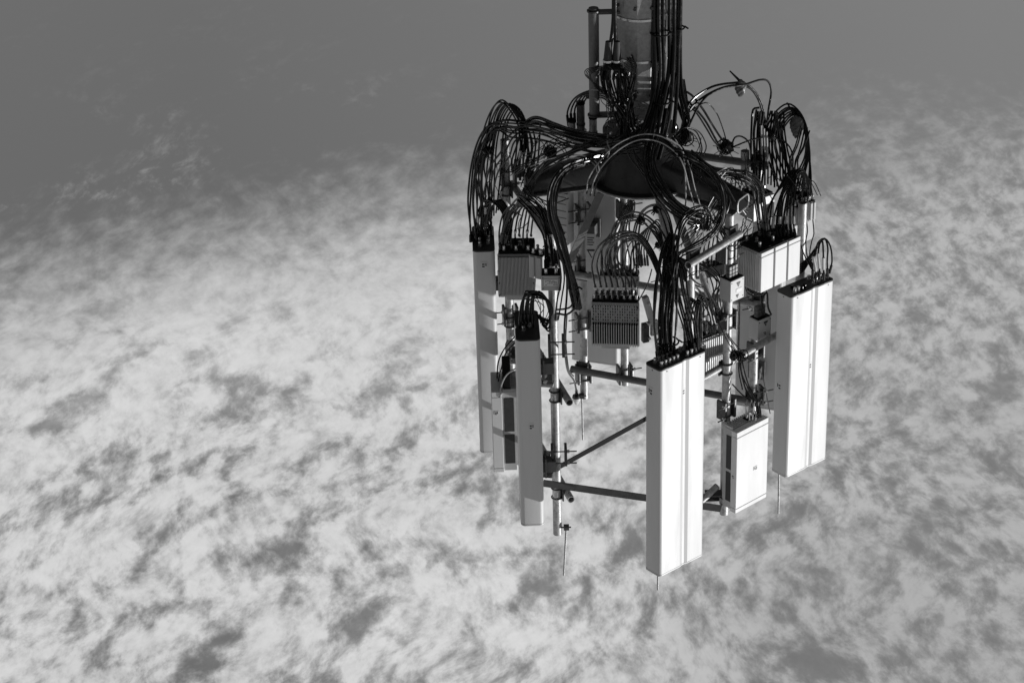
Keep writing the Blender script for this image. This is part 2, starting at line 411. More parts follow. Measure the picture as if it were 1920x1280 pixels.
def warn(par, c, ux, uz, n_, s, fill=True):
    """warning triangle (upright in the world) with a bolt mark"""
    b = bmesh.new(); c = Vector(c)
    def tri(sc, off, m_i=0):
        v = [b.verts.new(c + n_*off + uz*(sc*.6)), b.verts.new(c + n_*off - ux*sc*.55 - uz*sc*.4), b.verts.new(c + n_*off + ux*sc*.55 - uz*sc*.4)]
        v2 = [b.verts.new(x.co - n_*.002) for x in v]
        b.faces.new(v); b.faces.new(v2[::-1])
        for i in range(3): b.faces.new((v[i], v2[i], v2[(i+1) % 3], v[(i+1) % 3]))
    tri(s, .003)
    o = obj('warning_triangle', b, M_INK, par)
    b = bmesh.new(); tri(s*.62, .006) if not fill else obox(b, c+n_*.005, ux, uz, n_, s*.10, s*.3, .002)
    obj('triangle_centre', b, M_LABEL, o)
X, Y_, Z = Vector((1,0,0)), Vector((0,1,0)), Vector((0,0,1))
def connector(bm, c, s=1.0):
    c = Vector(c)
    cyl(bm, c, c - Z*.014*s, .017*s, n=6); cyl(bm, c - Z*.014*s, c - Z*.045*s, .012*s, n=10); cyl(bm, c - Z*.030*s, c - Z*.040*s, .0145*s, n=10)
def panel(label, ctr, z0, z1, theta, w, d, conns, ridge=True, group='tall panel antennas around the tower head', rc=.030, m=M_WHITE, tilt=0, free=()):
    t = empty('panel_antenna', (ctr[0], ctr[1], z0), -R(theta), label, 'panel antenna', group)
    if tilt: t.rotation_euler = (R(tilt), 0, -R(theta))
    h = z1 - z0
    prof = rrect(w, d, rc, 6)
    if ridge:   # front face with a shallow central channel
        fr = [(x, y) for x, y in prof]
        ins = [(w*.125, d/2), (w*.065, d/2-.009), (w*.02, d/2-.009), (-w*.045, d/2)]
        i0 = 6                                   # after first corner (right front), before left front corner
        prof = fr[:i0+1] + ins + fr[i0+1:]
    b = bmesh.new(); prism(b, prof, .012, h-.014); body = obj('radome', b, m, t, True, sharp=9)
    b = bmesh.new(); prism(b, [(x*1.006, y*1.012) for x, y in prof], h-.012, h); obj('top_cap', b, m, t, True)
    b = bmesh.new(); prism(b, [(x*.985, y*.965) for x, y in prof], h-.0145, h-.0115); obj('cap_seam', b, M_INK, t)
    b = bmesh.new(); prism(b, [(x*1.008, y*1.014) for x, y in prof], 0, .012)
    base = obj('base_cap', b, M_DARKP, t, True)
    for s in (-.36, .0, .36):
        b = bmesh.new(); cyl(b, (s*w, d/2-.016, .03), (s*w, d/2+.003 if s else d/2-.010, .03), .006, n=8); obj('screw', b, M_GALVD, body)
    b = bmesh.new()
    cyl(b, (-w/2+.002, 0, .03), (-w/2-.003, 0, .03), .006, n=8); obj('screw', b, M_GALVD, body)
    for x, y in conns:
        b = bmesh.new(); connector(b, (x, y, 0)); obj('connector', b, M_BRIGHT, base)
    for x, y in free:
        b = bmesh.new(); cyl(b, (x, y, 0), (x, y, -.03), .015, n=12); obj('dust_cap', b, M_BLACK, base, True)
    for zf in (.22, .75):
        b = bmesh.new(); box(b, -.05, .05, -d/2-.11, -d/2+.001, h*zf-.05, h*zf+.05); box(b, -.075, .075, -d/2-.035, -d/2-.02, h*zf-.09, h*zf+.09)
        obj('mounting_bracket', b, M_GALVD, t, bevel=.004)
    return t
def ctr_at(px, py, Y):
    p = P(px, py, Y); return p
# front tallest panel
pz0 = P(1268, 668, 1.13).z
c = P(1267, 668, 1.13)
FP = dict(ctr=(c.x, 1.13), th=39, w=.475, d=.20)
conA = [(-.19+.042*i, dy_) for i in range(5) for dy_ in (.042, -.03)] ; conB = [(.075+.044*i, dy_) for i in range(3) for dy_ in (.05, -.03)]
ztop = P(1268, 1052, 1.13).z
pa1 = panel('tallest wide white panel in front, its base full of black cables', (c.x, 1.13), pz0, ztop, 39, .49, .178, conA+conB, free=[(.20,.03),(.17,-.05)])
sticker(pa1, (.0, .078+.0015, .28), X, Z, Y_, .05, .05)
sticker(pa1, (-.245-.001, -.02, .22), Y_, Z, -X, .05, .06)
# right panel
c2 = P(1510, 533, .06)
z2t = P(1510, 869, .06).z
pa2 = panel('wide white panel at the far right with a grey base plate and few cables', (c2.x, .06), c2.z, z2t, 38, .49, .178,
            [(.06+.05*i, .04) for i in range(4)] + [(.08+.05*i, -.04) for i in range(3)] + [(-.17, .05), (-.13, .05)], free=[(-.09,.05),(-.05,.04),(-.13,-.02)])
sticker(pa2, (.0, .078+.0015, .72), X, Z, Y_, .05, .05)
sticker(pa2, (-.245-.001, -.02, .86), Y_, Z, -X, .05, .06)
# front left panel (seen edge on)
c3 = P(988, 609, .68); z3t = P(988, 955, .68).z
pa3 = panel('narrow looking grey panel at the front left, seen edge on with a sunlit foot', (c3.x, .68), c3.z, z3t, -89, .50, .19,
            [(-.16, .03), (-.13, -.03), (-.05, .04), (.04, -.02), (.1, .03)], rc=.042)
sticker(pa3, (.25+.001, -.01, .78), Y_, Z, X, .04, .05)
# far left panel
c4 = P(906, 446, -.88); z4t = P(906, 822, -.88).z
pa4 = panel('narrow looking panel at the far left edge with slanting light bands', (c4.x, -.88), c4.z, z4t, -89, .50, .185,
            [(-.16+.08*i, .03) for i in range(5)] + [(-.12+.08*i, -.04) for i in range(4)], rc=.042)
sticker(pa4, (.25+.001, .0, .13), Y_, Z, X, .05, .05)
# rear panels, backs to the viewer
c5 = P(1117, 340, -1.42); z5t = P(1117, 672, -1.42).z
pa5 = panel('rear left panel seen from behind between the round plate and the ribbed radio', (c5.x, -1.42), c5.z, z5t, 160, .44, .17, [], ridge=False)
c6 = P(1430, 452, -.80); z6t = P(1430, 757, -.80).z
pa6 = panel('grey looking rear panel mostly hidden behind the far right white panel', (c6.x, -.80), c6.z, z6t, 160, .40, .14, [], ridge=False, m=M_WHITE2)

# ------------------------------------------------------------------ radios and boxes
def radio(name, label, px, py, Y, theta, w, h, d, fins=20, m=M_FIN, nconn=4, cat='radio unit', group='ribbed radio units', split=False, conrow=None):
    """(px, py): lower front middle; body behind it"""
    c = P(px, py, Y); t = empty(name, c, -R(theta), label, cat, group)
    b = bmesh.new(); box(b, -w/2, w/2, -d, -.045, 0, h); obj('housing', b, m, t, bevel=.006)
    b = bmesh.new(); box(b, -w/2-.004, w/2+.004, -.045, -.035, -.002, h+.004); 
    for i in range(fins):
        x = -w/2 + .006 + (w-.012)*i/(fins-1); 
        if split:
            box(b, x-.0035, x+.0035, -.037, -.012, .01, h*.45); box(b, x-.0035, x+.0035, -.037, .012, h*.452, h-.01)
        else: box(b, x-.0035, x+.0035, -.037, 0, .01, h-.008)
    obj('heat_sink', b, m, t)
    if split:
        b = bmesh.new(); box(b, -w/2+.008, w/2-.008, -.0349, -.0335, h*.46, h-.012); obj('fin_gap_shade', b, M_BLACK2, t)  # shade between the deep fins, put in as a black sheet
        b = bmesh.new()
        for i in range(fins-1):
            for k in range(6):
                if (i*7+k*3) % 4: x = -w/2 + .006 + (w-.012)*(i+.5)/(fins-1); z = h*(.06+.065*k); box(b, x-.004, x+.004, -.0349, -.0335, z, z+.012)
        obj('slot_row', b, M_BLACK2, t)
    b = bmesh.new(); box(b, -w/2+.004, w/2-.004, -d+.02, -.05, -.022, -.001); ba = obj('connector_plate', b, M_BLACK2, t)
    for i in range(nconn):
        b = bmesh.new(); connector(b, (-w/2 + w*(i+.5)/nconn, -.075, -.022), .95); obj('connector', b, M_BRIGHT, ba)
    for i in range(max(2, nconn-1)):
        b = bmesh.new(); connector(b, (-w/2 + w*(i+.8)/nconn, -.16, -.022), .95); obj('connector', b, M_BRIGHT, ba)
    b = bmesh.new(); box(b, -w*.3, w*.3, -d*.75, -.05, h+.001, h+.045); obj('top_bracket', b, M_GREYP, t, bevel=.004)
    for sx in (-1, 1):
        for k in range(4):
            b = bmesh.new(); z = h*(.06+.29*k); cyl(b, (sx*(w/2-.008), -.036, z), (sx*(w/2-.008), .003, z), .005, n=8); obj('screw', b, M_BLACK2, t)
    return t
rL = radio('radio_unit', 'finely ribbed grey radio beside the far left panel, black plugs along its base', 967, 481, -.34, -3, .30, .385, .33, 26, M_GREYP, 3)
rC = radio('radio_unit', 'deeply ribbed radio in the middle with eight white sleeved plugs in a row', 1153, 572, -.45, -7, .40, .40, .16, 20, M_FIN, 8, split=True)
rR = radio('radio_unit', 'ribbed radio squeezed between the tallest white panel and an upright pipe', 1340, 634, .35, 36, .24, .34, .14, 12, M_FIN, 4, split=True)
rB = radio('radio_unit', 'shaded radio hanging behind the mast in the middle, above the deeply ribbed one', 1160, 522, -.85, -7, .34, .25, .16, 3, M_FIN, 4)
rU = radio('radio_unit', 'dark sloping radio behind the right arm of the platform', 1398, 368, -.35, -55, .22, .20, .22, 14, M_FIN, 4)

# triple white fronted radio on the right
def triple():
    c = P(1465, 460, .32); t = empty('radio_unit', c, -R(41), 'stack of three white fronted radios beside the right panel, two dark gaps down its front', 'radio unit', 'ribbed radio units')
    w, h, d = .46, .345, .30
    b = bmesh.new(); box(b, -w/2, w/2, -d, -.03, 0, h)
    for i in range(14):
        y = -d + .012 + (d-.06)*i/13; box(b, -w/2-.014, -w/2+.001, y-.004, y+.004, .012, h-.012)
    obj('housing', b, M_FIN, t)
    for a in (-.165, .175):
        b = bmesh.new(); box(b, (a-.02)*w, (a+.02)*w, -.0298, -.020, .004, h-.004); obj('cover_gap_shade', b, M_BLACK2, t)  # black strip stands in for the shade down in the cover gaps
    for i, (a, e) in enumerate(((-.5, -.185), (-.145, .155), (.195, .5))):
        b = bmesh.new(); box(b, a*w, e*w, -.028, 0, .035, h); f = obj('front_cover', b, M_WHITE, t, bevel=.005)
        b = bmesh.new(); box(b, a*w, e*w, -.028, -.001, -.004, .031); obj('cover_foot', b, M_WHITE, f, bevel=.004)
    b = bmesh.new(); box(b, -w/2+.01, w/2-.01, -d+.01, -.035, -.02, -.001); ba = obj('connector_plate', b, M_BLACK2, t)
    for i in range(3):
        for j in range(3):
            b = bmesh.new(); x = (-.36+.33*i)*w + .04*(j % 2); connector(b, (x, -.08-.07*j, -.02), .9); obj('connector', b, M_BRIGHT, ba)
    return t
triple()
def whitebox():
    c = P(1498, 405, -.38); t = empty('antenna_box', c, -R(40), 'pale translucent looking box antenna peeping out at the far right behind the filter boxes', 'box antenna')
    b = bmesh.new(); prism(b, rrect(.30, .12, .03), 0, .22); obj('housing', b, M_GREYP, t, True)
    b = bmesh.new(); prism(b, rrect(.28, .10, .03), -.012, -.001); obj('base_plate', b, M_DARKP, t, True)
whitebox()

# active antennas (flat white boxes with ribbed backs)
def active(label, px, py, Y, theta, w, h, d, conn=True):
    c = P(px, py, Y); t = empty('box_antenna', c, -R(theta), label, 'box antenna', 'flat box antennas')
    df = d*.45
    b = bmesh.new(); box(b, -w/2, w/2, -df, 0, .052, h-.042); f = obj('front_cover', b, M_WHITE, t, bevel=.005)
    b = bmesh.new(); box(b, -w/2, w/2, -df, -.001, 0, .049); obj('cover_end', b, M_WHITE, f, bevel=.004)
    b = bmesh.new(); box(b, -w/2, w/2, -df, -.001, h-.039, h); obj('cover_end', b, M_WHITE, f, bevel=.004)
    b = bmesh.new(); box(b, -w/2+.015, w/2-.015, -d, -df-.002, .01, h-.01)
    n = 15
    for i in range(n):
        x = -w/2 + .02 + (w-.04)*i/(n-1); box(b, x-.003, x+.003, -d-.03, -d+.001, .0, h*.93)
    obj('heat_sink', b, M_GREYP, t)
    for s in (-1, 1):   # dark recessed vents in the side
        for z0_, z1_ in ((.07, h*.5), (h*.54, h*.9)):
            b = bmesh.new(); x = s*(w/2-.014); box(b, x-.003 if s < 0 else x-.001, x+.001 if s < 0 else x+.003, -d+.012, -df-.012, z0_, z1_); obj('side_vent', b, M_DARKP, t)
    b = bmesh.new(); box(b, -w/2+.02, w/2-.02, -d-.02, -df-.004, -.006, .0095)
    for i in range(n):
        x = -w/2 + .02 + (w-.05)*i/(n-1); box(b, x, x+.005, -d-.028, -df-.006, -.014, -.005)
    base = obj('base_grille', b, M_FIN, t)
    if conn:
        b = bmesh.new(); box(b, .0, w/2-.03, -df-.05, -df-.005, -.03, -.015); obj('plug_block', b, M_BLACK2, base)
        for i in range(4):
            b = bmesh.new(); cyl(b, (.015+.042*i, -df-.02, -.06), (.015+.042*i, -df-.02, -.012), .011, n=8); obj('connector', b, M_BRIGHT, base)
    for z in (h*.25, h*.8):
        b = bmesh.new(); box(b, -.05, .05, -d-.12, -d-.031, z-.05, z+.05); obj('mounting_bracket', b, M_STEELD, t, bevel=.004)
    return t
a1 = active('flat white box antenna low on the right, between the two brightest panels', 1412, 797, .62, 41, .375, P(1410, 948, .62).z - P(1410, 798, .62).z, .14)
sticker(a1, (.04, .002, .42), X, Z, Y_, .045, .03); sticker(a1, (-.1875-.001, -.035, .42), Y_, Z, -X, .025, .035)
a2 = active('flat grey box antenna low on the left, squeezed between the two edge on panels', 920, 716, -.30, -89, .36, P(941, 876, -.3).z - P(941, 727, -.3).z, .20, False)
sticker(a2, (.18+.001, -.04, .20), Y_, Z, X, .035, .035)
sh = bmesh.new(); box(sh, -.17, .17, -.17, -.10, -.16, -.015); obj('cable_shroud', sh, M_BLACK2, a2, bevel=.01)

# small filter boxes
def fbox(label, px, py, Y, theta, w, h, d, m=M_GREYP, blocks=False, deco=None, group='small boxes on the pipes'):
    c = P(px, py, Y); t = empty('filter_box', c, -R(theta), label, 'filter box', group)
    b = bmesh.new(); box(b, -w/2, w/2, -d, 0, 0, h); bd = obj('housing', b, m, t, bevel=.004)
    b = bmesh.new(); box(b, -w/2+.006, w/2-.006, -d+.006, -.004, -.006, -.001); ba = obj('base_plate', b, M_BLACK2, t)
    for sx in (-1, 1):
        for z in (.02, h-.02):
            b = bmesh.new(); cyl(b, (sx*(w/2-.014), -.01, z), (sx*(w/2-.014), .003, z), .005, n=8); obj('screw', b, M_STEELD, bd)
    if blocks:
        for i in range(3):
            for j in range(3):
                b = bmesh.new(); x = -w*.30 + .033*i; box(b, x-.014, x+.014, -.07, -.03, -.042-.034*j, -.010-.034*j); obj('plug', b, M_GALVD, ba, bevel=.003)
    else:
        for i in range(2):
            for j in range(2):
                b = bmesh.new(); connector(b, ((-.25+.5*i)*w, -.03-.07*j, -.006), .95); obj('connector', b, M_BRIGHT, ba)
    if deco == 'text': sticker(t, (0, .002, h*.45), X, Z, Y_, w*.72, h*.42, 'text')
    if deco == 'warn':
        warn(t, (.01, .001, h*.24), X, Z, Y_, .045); sticker(t, (.0, .002, h*.68), X, Z, Y_, .035, .035)
    if deco == 'warn2':
        warn(t, (.01, .001, h*.25), X, Z, Y_, .04); b = bmesh.new(); box(b, -.015, .05, .0005, .003, h*.46, h*.62); obj('sticker', b, M_LABEL, t); warn(t, (.0, .001, h*.80), X, Z, Y_, .028)
    if deco == 'ribs':
        for x in (-.25, .25):
            b = bmesh.new(); box(b, x*w-w*.17, x*w+w*.17, .0005, .012, .006, h-.006); obj('front_lid', b, m, t, bevel=.004)
    return t
fbox('small grey box with a printed white label beside the front left upright', 1033, 517, .78, -3, .155, .13, .13, M_GREYP, deco='text')
fbox('small pale ribbed filter box tucked between the left radio and the labelled box', 1004, 480, .45, -28, .12, .20, .13, M_WHITE2, deco='ribs')
fbox('small box with warning marks on the upright under the three white fronted radios', 1383, 523, .72, 41, .155, .185, .12, M_WHITE2, True, 'warn2')
fbox('small box with a black warning triangle on the rear right upright', 1434, 597, .0, 38, .15, .19, .11, M_WHITE2, True, 'warn')
for i, (px, py) in enumerate(((1498, 388), (1512, 382), (1524, 378))):
    fbox(('inner', 'middle', 'outer')[i] + ' one of three pale filter boxes at the far right under the cable loops', px, py, -.15, 30, .065, .165, .10, M_GREYP, deco='ribs', group='filter boxes at the far right')
t = fbox('white louvred box behind the front left cables left of the rear upright', 1060, 352, -1.2, 150, .16, .48, .12, M_WHITE)
for k in range(7):
    b = bmesh.new(); box(b, -.07, .07, -.122, -.1205, .03+.065*k, .035+.065*k); obj('louvre', b, M_STEELD, t)
# sign plate with triangle on the rear upright
sg = empty('warning_sign', P(1108, 478, -1.02), -R(-10), 'white warning plate with an outlined triangle on the rear left upright', 'sign')
b = bmesh.new(); box(b, -.045, .045, 0, .004, -.20, .16); obj('plate', b, M_LABEL, sg)
warn(sg, (.01, .004, -.02), X, Z, Y_, .085, False)
b = bmesh.new()
for k in range(4): box(b, -.03, .03-.01*(k % 2), .0042, .0055, -.17+.022*k, -.162+.022*k)
obj('print', b, M_INK, sg)

# ------------------------------------------------------------------ tubes beside the mast
t = empty('steel_tube', P(1113, 14, .10), 0, 'grey steel tube standing left of the mast, held by two flat brackets', 'steel tube')
L0 = Vector(t.location)
a = P(1112.5, 22, .10) - L0; c = P(1115, 214, .10) - L0; c.x = a.x = (a.x + c.x)/2; c.y = a.y = 0
b = bmesh.new(); cyl(b, a, c, .041, n=24); obj('tube', b, M_GALVD, t, True)
b = bmesh.new(); cyl(b, a - Z*.012, a, .052, n=24); cyl(b, a-Z*.03, a-Z*.0125, .038, n=24); obj('end_cap', b, M_STEELD, t, True)
b = bmesh.new(); obox(b, a + Vector((.12, -.02, .012)), X, Y_, Z, .25, .07, .02); obj('bracket', b, M_STEELD, t)
b = bmesh.new(); cyl(b, c, c + Z*.012, .055, n=24); obox(b, c + Vector((.11, -.03, .02)), X, Y_, Z, .26, .10, .014); obj('bracket', b, M_STEELD, t)
for i, (px, y0, y1, lab) in enumerate(((1089, 195, 255, 'short capped grey cylinder between thin cables, left of the long tube'), (1112, 222, 262, 'short steel socket under the foot of the long tube'), (1072, 228, 262, 'leftmost short pale socket beside the capped cylinder'))):
    a, c = vpipe_pts(px, y0, y1, -.35); t = empty('cylinder_fitting', a, 0, lab, 'fitting', 'short fittings beside the mast')
    b = bmesh.new(); cyl(b, (0,0,0), c-a, .032, n=16); obj('body', b, M_GALV if i else M_GALVD, t, True)
    b = bmesh.new(); cyl(b, (0,0,-.02), (0,0,0), .036, n=16); obj('cap', b, M_BLACK2, t, True)
    b = bmesh.new(); cyl(b, (0,0,(c-a).z*.6), (0,0,(c-a).z*.66), .037, n=16); obj('collar', b, M_STEELD, t, True)

# ------------------------------------------------------------------ lightning rods
def rod(label, px0, py0, px1, py1, Y, clampbox=True):
    a = P(px0, py0, Y); c = P(px1, py1, Y)
    t = empty('lightning_rod', a, 0, label, 'lightning rod', 'thin lightning rods on the tower head')
    b = bmesh.new(); cyl(b, (0,0,0), c-a, .0095, .008, n=10); obj('rod', b, M_GALV, t, True)
    if clampbox:
        b = bmesh.new(); obox(b, (0,0,0), X, Y_, Z, .045, .05, .035); cyl(b, (-.075,0,0), (.04,0,0), .007, n=8); obj('clamp', b, M_STEELD, t, bevel=.004)
rod('longest thin rod, leaning below the front left upright pipe', 1062, 988, 1057, 1078, .55)
rod('thin rod standing free below the short rear left upright', 1091, 742, 1093, 824, -1.1)
rod('short thin rod showing below the foot of the tallest white panel', 1234, 1040, 1233.5, 1105, .95, False)
rod('thin rod below the near corner of the far right white panel', 1461, 860, 1459.5, 962, -.05, False)
t = empty('gps_antenna', P(1081, 741, -1.1), 0, 'small white cone antenna hanging on a cable end beside the rear left upright', 'gps antenna')
b = bmesh.new(); cyl(b, (0,0,0), (0,0,.02), .036, .04, n=20); obj('base', b, M_STEELD, t, True)
b = bmesh.new(); cyl(b, (0,0,.0205), (0,0,.045), .038, .036, n=20); cyl(b, (0,0,.045), (0,0,.09), .034, .012, n=20); obj('dome', b, M_WHITE, t, True)
b = bmesh.new(); cyl(b, (0,0,-.05), (0,0,0), .014, n=10); obj('plug', b, M_BLACK, t, True)

# clamps with threaded rods on the uprights
def clampset(label, px, py, Y, side=1, ang=0):
    c = P(px, py, Y); t = empty('pipe_clamp', c, -R(ang), label, 'pipe clamp', 'bolted clamps on the upright pipes')
    for k in (1, -1):
        b = bmesh.new(); obox(b, (k*side*.055, 0, 0), X, Y_, Z, .022, .10, .17); obj('jaw', b, M_STEELD, t, bevel=.004)
    for z in (-.055, .055):
        b = bmesh.new(); cyl(b, (-side*.065, .045, z), (side*.145, .045, z), .0055, n=8); obj('threaded_rod', b, M_STEELD, t)
        b = bmesh.new(); cyl(b, (side*.066, .045, z), (side*.085, .045, z), .014, n=6); obj('nut', b, M_BRIGHT, t)
clampset('clamp with two long bolts on the front left upright beside the panel base', 1043, 648, .65)
clampset('clamp with two long bolts on the front left upright near the level angle bar', 1048, 852, .65)
clampset('clamp on the rear left upright left of the ribbed radio', 1093, 603, -1.15, -1, 15)
clampset('tilted clamp on the right front upright above the flat white box antenna', 1362, 765, .5, -1, 41)
clampset('clamp on the rear right upright under the small warning box', 1417, 655, -.5, -1, 41)
clampset('clamp on the right front upright at the slanting cross pipe', 1363, 470, .5, 1, 41)
for (px, py, Y, s, lab) in ((1028, 700, .55, .09, 'dark hinge bracket behind the front left panel, upper one'), (1026, 870, .6, .09, 'dark hinge bracket behind the front left panel, lower one'),
                       (961, 660, -.6, .08, 'bright folded bracket above the left flat box antenna')):
    c = P(px, py, Y); t = empty('hinge_bracket', c, R(12), lab, 'bracket', 'hinge brackets behind the panels')
    b = bmesh.new(); box(b, -s*.7, s*.3, -.04, .04, -s*1.2, -s*.9); box(b, -s*.7, -s*.55, -.04, .04, -s*1.2, s*1.2); box(b, -s*.7, s*.5, -.04, .04, s*.9, s*1.2)
    obj('frame', b, M_GALV, t, bevel=.004)
    for z in (-.6, .0, .6):
        b = bmesh.new(); cyl(b, (-s*.2, .0, z*s), (-s*.2, .055, z*s), .016, n=8); obj('bolt', b, M_BRIGHT, t)
    b = bmesh.new(); obox(b, (s*.1, 0, 0), X, Y_, Z, s*.7, .06, s*1.2); obj('arm', b, M_STEELD, t, bevel=.006)

# ------------------------------------------------------------------ cables
TANGLE = bmesh.new(); NC = 0
def mkcable(pts3, r, label, group, m=M_BLACK, sleeves=(), plug0=False, plug1=False, name='cable', nseg=9, cat='cable'):
    pts = spline(pts3)
    if r < .0047 and m is M_BLACK:
        tube(TANGLE, pts, r, 5); return None
    global NC; NC += 1
    if r < .0095: r *= 1.04
    b = bmesh.new(); o0 = pts[0].copy()
    tube(b, pts, r, nseg)
    c = obj(name, b, m, smooth=True, origin=o0); tagobj(c, label, cat, group)
    L = [0]
    for i in range(1, len(pts)): L.append(L[-1] + (pts[i]-pts[i-1]).length)
    def seg(a, z):
        s = [p for p, l in zip(pts, L) if a <= l <= z]
        return s if len(s) > 1 else None
    def child(nm, a, z, rr, mm):
        s = seg(a, z)
        if s:
            bb = bmesh.new(); tube(bb, [p-o0 for p in s], rr, 8); obj(nm, bb, mm, c, True)
    for a, z in sleeves: child('marker_sleeve', a, z, r*1.75, M_TAG)
    if plug0: child('boot', 0, .10, r*1.6, M_BLACK); 
    if plug1: child('boot', L[-1]-.10, L[-1], r*1.6, M_BLACK)
    return c
def bundle(label, group, pts, n=1, r=.0085, sp=8, spY=.05, m=M_BLACK, jit=2.5, order=True, ends=(1, 1), **kw):
    """n cables along one course; pts = (px, py, Y)"""
    for i in range(n):
        f = (i/(n-1)-.5)*2 if n > 1 else 0
        if not order: f = random.uniform(-1, 1)
        g_ = random.uniform(-1, 1); q = []
        for k, (x, y, Y) in enumerate(pts):
            e = ends[0] if k == 0 else (ends[1] if k == len(pts)-1 else 1)
            a = pts[max(k-1, 0)]; c = pts[min(k+1, len(pts)-1)]
            tx, ty = c[0]-a[0], c[1]-a[1]; l = math.hypot(tx, ty) or 1; nx, ny = -ty/l, tx/l
            o = f*sp*e; 
            q.append(P(x + nx*o + random.uniform(-jit, jit)*e, y + ny*o + random.uniform(-jit, jit)*e, Y + g_*spY*e + random.uniform(-.01, .01)))
        mkcable(q, (r*.9 if r < .01 else r)*random.uniform(.88, 1.12), label, group, m, **kw)
def links(label, group, starts, mids, ends_, r=.0085, m=M_BLACK, **kw):
    """individual cables: start i -> mids (functions of i/n) -> end i"""
    n = len(starts)
    for i in range(n):
        f = i/(n-1) if n > 1 else .5
        q = [P(*starts[i])] + [P(*[a + (c-a)*f + (random.uniform(-2, 2) if j < 2 else 0) for j, (a, c) in enumerate(zip(m0, m1))]) for m0, m1 in mids] + [P(*ends_[i])]
        mkcable(q, r*random.uniform(.92, 1.08), label, group, m, **kw)

GM = 'feeder cables strapped to the mast'
# thick feeders on the mast (right side), then fanning out over the platform
for i, (x, Y) in enumerate(((1227, .20), (1235, .22), (1243, .17), (1255, .12), (1264, .10), (1272, .06), (1276, -.02), (1260, -.04), (1238, .10))):
    e = ((1150, 262, .45), (1128, 275, .4), (1215, 300, .48), (1225, 310, .45), (1235, 300, .45), (1262, 250, .3), (1290, 215, .25), (1285, 235, .2), (1165, 268, .4))[i]
    mid = ((1229, 150, .26), (1236, 160, .26), (1243, 150, .24), (1254, 130, .2), (1262, 120, .2), (1271, 120, .12), (1276, 130, .05), (1262, 160, .05), (1238, 120, .2))[i]
    k = ((1215, 225, .35), (1206, 245, .38), (1228, 230, .4), (1240, 210, .38), (1255, 215, .32), (1268, 190, .2), (1279, 175, .15), (1272, 200, .12), (1205, 240, .4))[i]
    mkcable([P(x+1.5, -60, Y-.02), P(x, 40, Y), P(*mid), P(*k), P(*e)], .0165 if i < 6 else .014, 'thick black feeder cable running down the right side of the mast', GM, M_FEED, nseg=10)
bundle('black feeder cable close against the mast on its right', GM, [(1232, -60, .16), (1231, 60, .2), (1230, 150, .24), (1222, 230, .33), (1190, 262, .4), (1140, 272, .4)], 2, .012, 6, .03, M_FEED)
bundle('black feeder cable at the outer right side of the mast', GM, [(1268, -60, .02), (1266, 60, .05), (1262, 130, .1), (1250, 190, .25), (1232, 250, .38), (1218, 300, .46)], 3, .012, 9, .04, M_FEED)
# left side of the mast: tapered harnesses splitting under a strap
for (x0, x1, lab) in ((1150, 1140, 'thick taped cable harness at the left edge of the mast, outer one'), (1153, 1156, 'thick taped cable harness at the left edge of the mast, inner one')):
    a = P(x0, -60, .22); c = P(x0, 40, .23); e = P(x1, 112, .25)
    t = empty('cable_harness', a, 0, lab, 'cable harness', 'taped harnesses left of the mast')
    b = bmesh.new(); tube(b, [p-a for p in spline([a, c, e])], .016, 10); obj('braided_sleeve', b, M_BLACK, t, True)
    b = bmesh.new(); cyl(b, P(x1+1, 78, .25)-a, e-a, .024, .036, n=14); obj('breakout_boot', b, M_DARKP, t, True)
    b = bmesh.new(); cyl(b, e-a, P(x1, 116, .25)-a, .040, .040, n=16); obj('clamp_ring', b, M_BRIGHT, t, True)
    b = bmesh.new(); cyl(b, P(x1, 117, .25)-a, P(x1-1, 130, .25)-a, .038, .034, n=14); obj('lower_boot', b, M_BLACK, t, True)
GH = 'cables spreading from the harnesses left of the mast'
bundle('black cable hanging from the outer harness towards the platform', GH, [(1136, 128, .25), (1136, 150, .27), (1145, 185, .3), (1162, 220, .34), (1178, 262, .42)], 7, .0085, 7, .03, ends=(.8, 1.2), plug0=True)
bundle('black cable hanging from the inner harness along the mast', GH, [(1162, 128, .25), (1166, 150, .27), (1172, 190, .3), (1178, 225, .34), (1182, 268, .42)], 10, .0075, 12, .04, jit=4, ends=(.6, .9), plug0=True)
bundle('black cable hanging from the inner harness along the mast', GH, [(1180, 105, .24), (1190, 130, .28), (1186, 160, .3), (1172, 200, .34), (1168, 262, .42)], 4, .007, 5, .03)
GX = 'cables arching over the short fittings left of the long tube'
for i in range(5):
    mkcable([P(1066+6*i, 236-3*i, -.35), P(1064+7*i, 210-3*i, -.35), P(1076+7*i, 186-2*i, -.3), P(1100, 172+3*i, -.2), P(1130, 168+4*i, 0), P(1150, 178+6*i, .2)], .007, 'black cable arching from the short fittings behind the long tube', GX, plug0=True)
# wiry coils
GC = 'thin coiled wires around the mast'
for i in range(5):
    o = i*2
    mkcable([P(1168, 122+o, .3), P(1130, 124+o, .3), P(1100+o, 130+o, .32), P(1098+o*1.5, 142+o, .32), P(1118, 158+o, .3), P(1140, 172+o, .3), P(1152, 185, .3)], .0038, 'thin black wire looping out left across the long tube', GC, nseg=5)
for i in range(7):
    mkcable([P(1170, 118+3*i, .3), P(1185, 112+3.2*i, .32), P(1194-i*.4, 124+3*i, .32), P(1186, 146, .33), P(1174, 140+i, .3)], .0035, 'thin black wire coiled against the front of the mast', GC, nseg=5)
for i in range(14):
    x = 1145+random.random()*50; y = 165+random.random()*85
    mkcable([P(x+random.uniform(-14, 14), y+random.uniform(-25, 25), .35+random.uniform(-.05, .08)) for _ in range(5)], .0032, 'short tangled wire in front of the mast foot', GC, nseg=5)

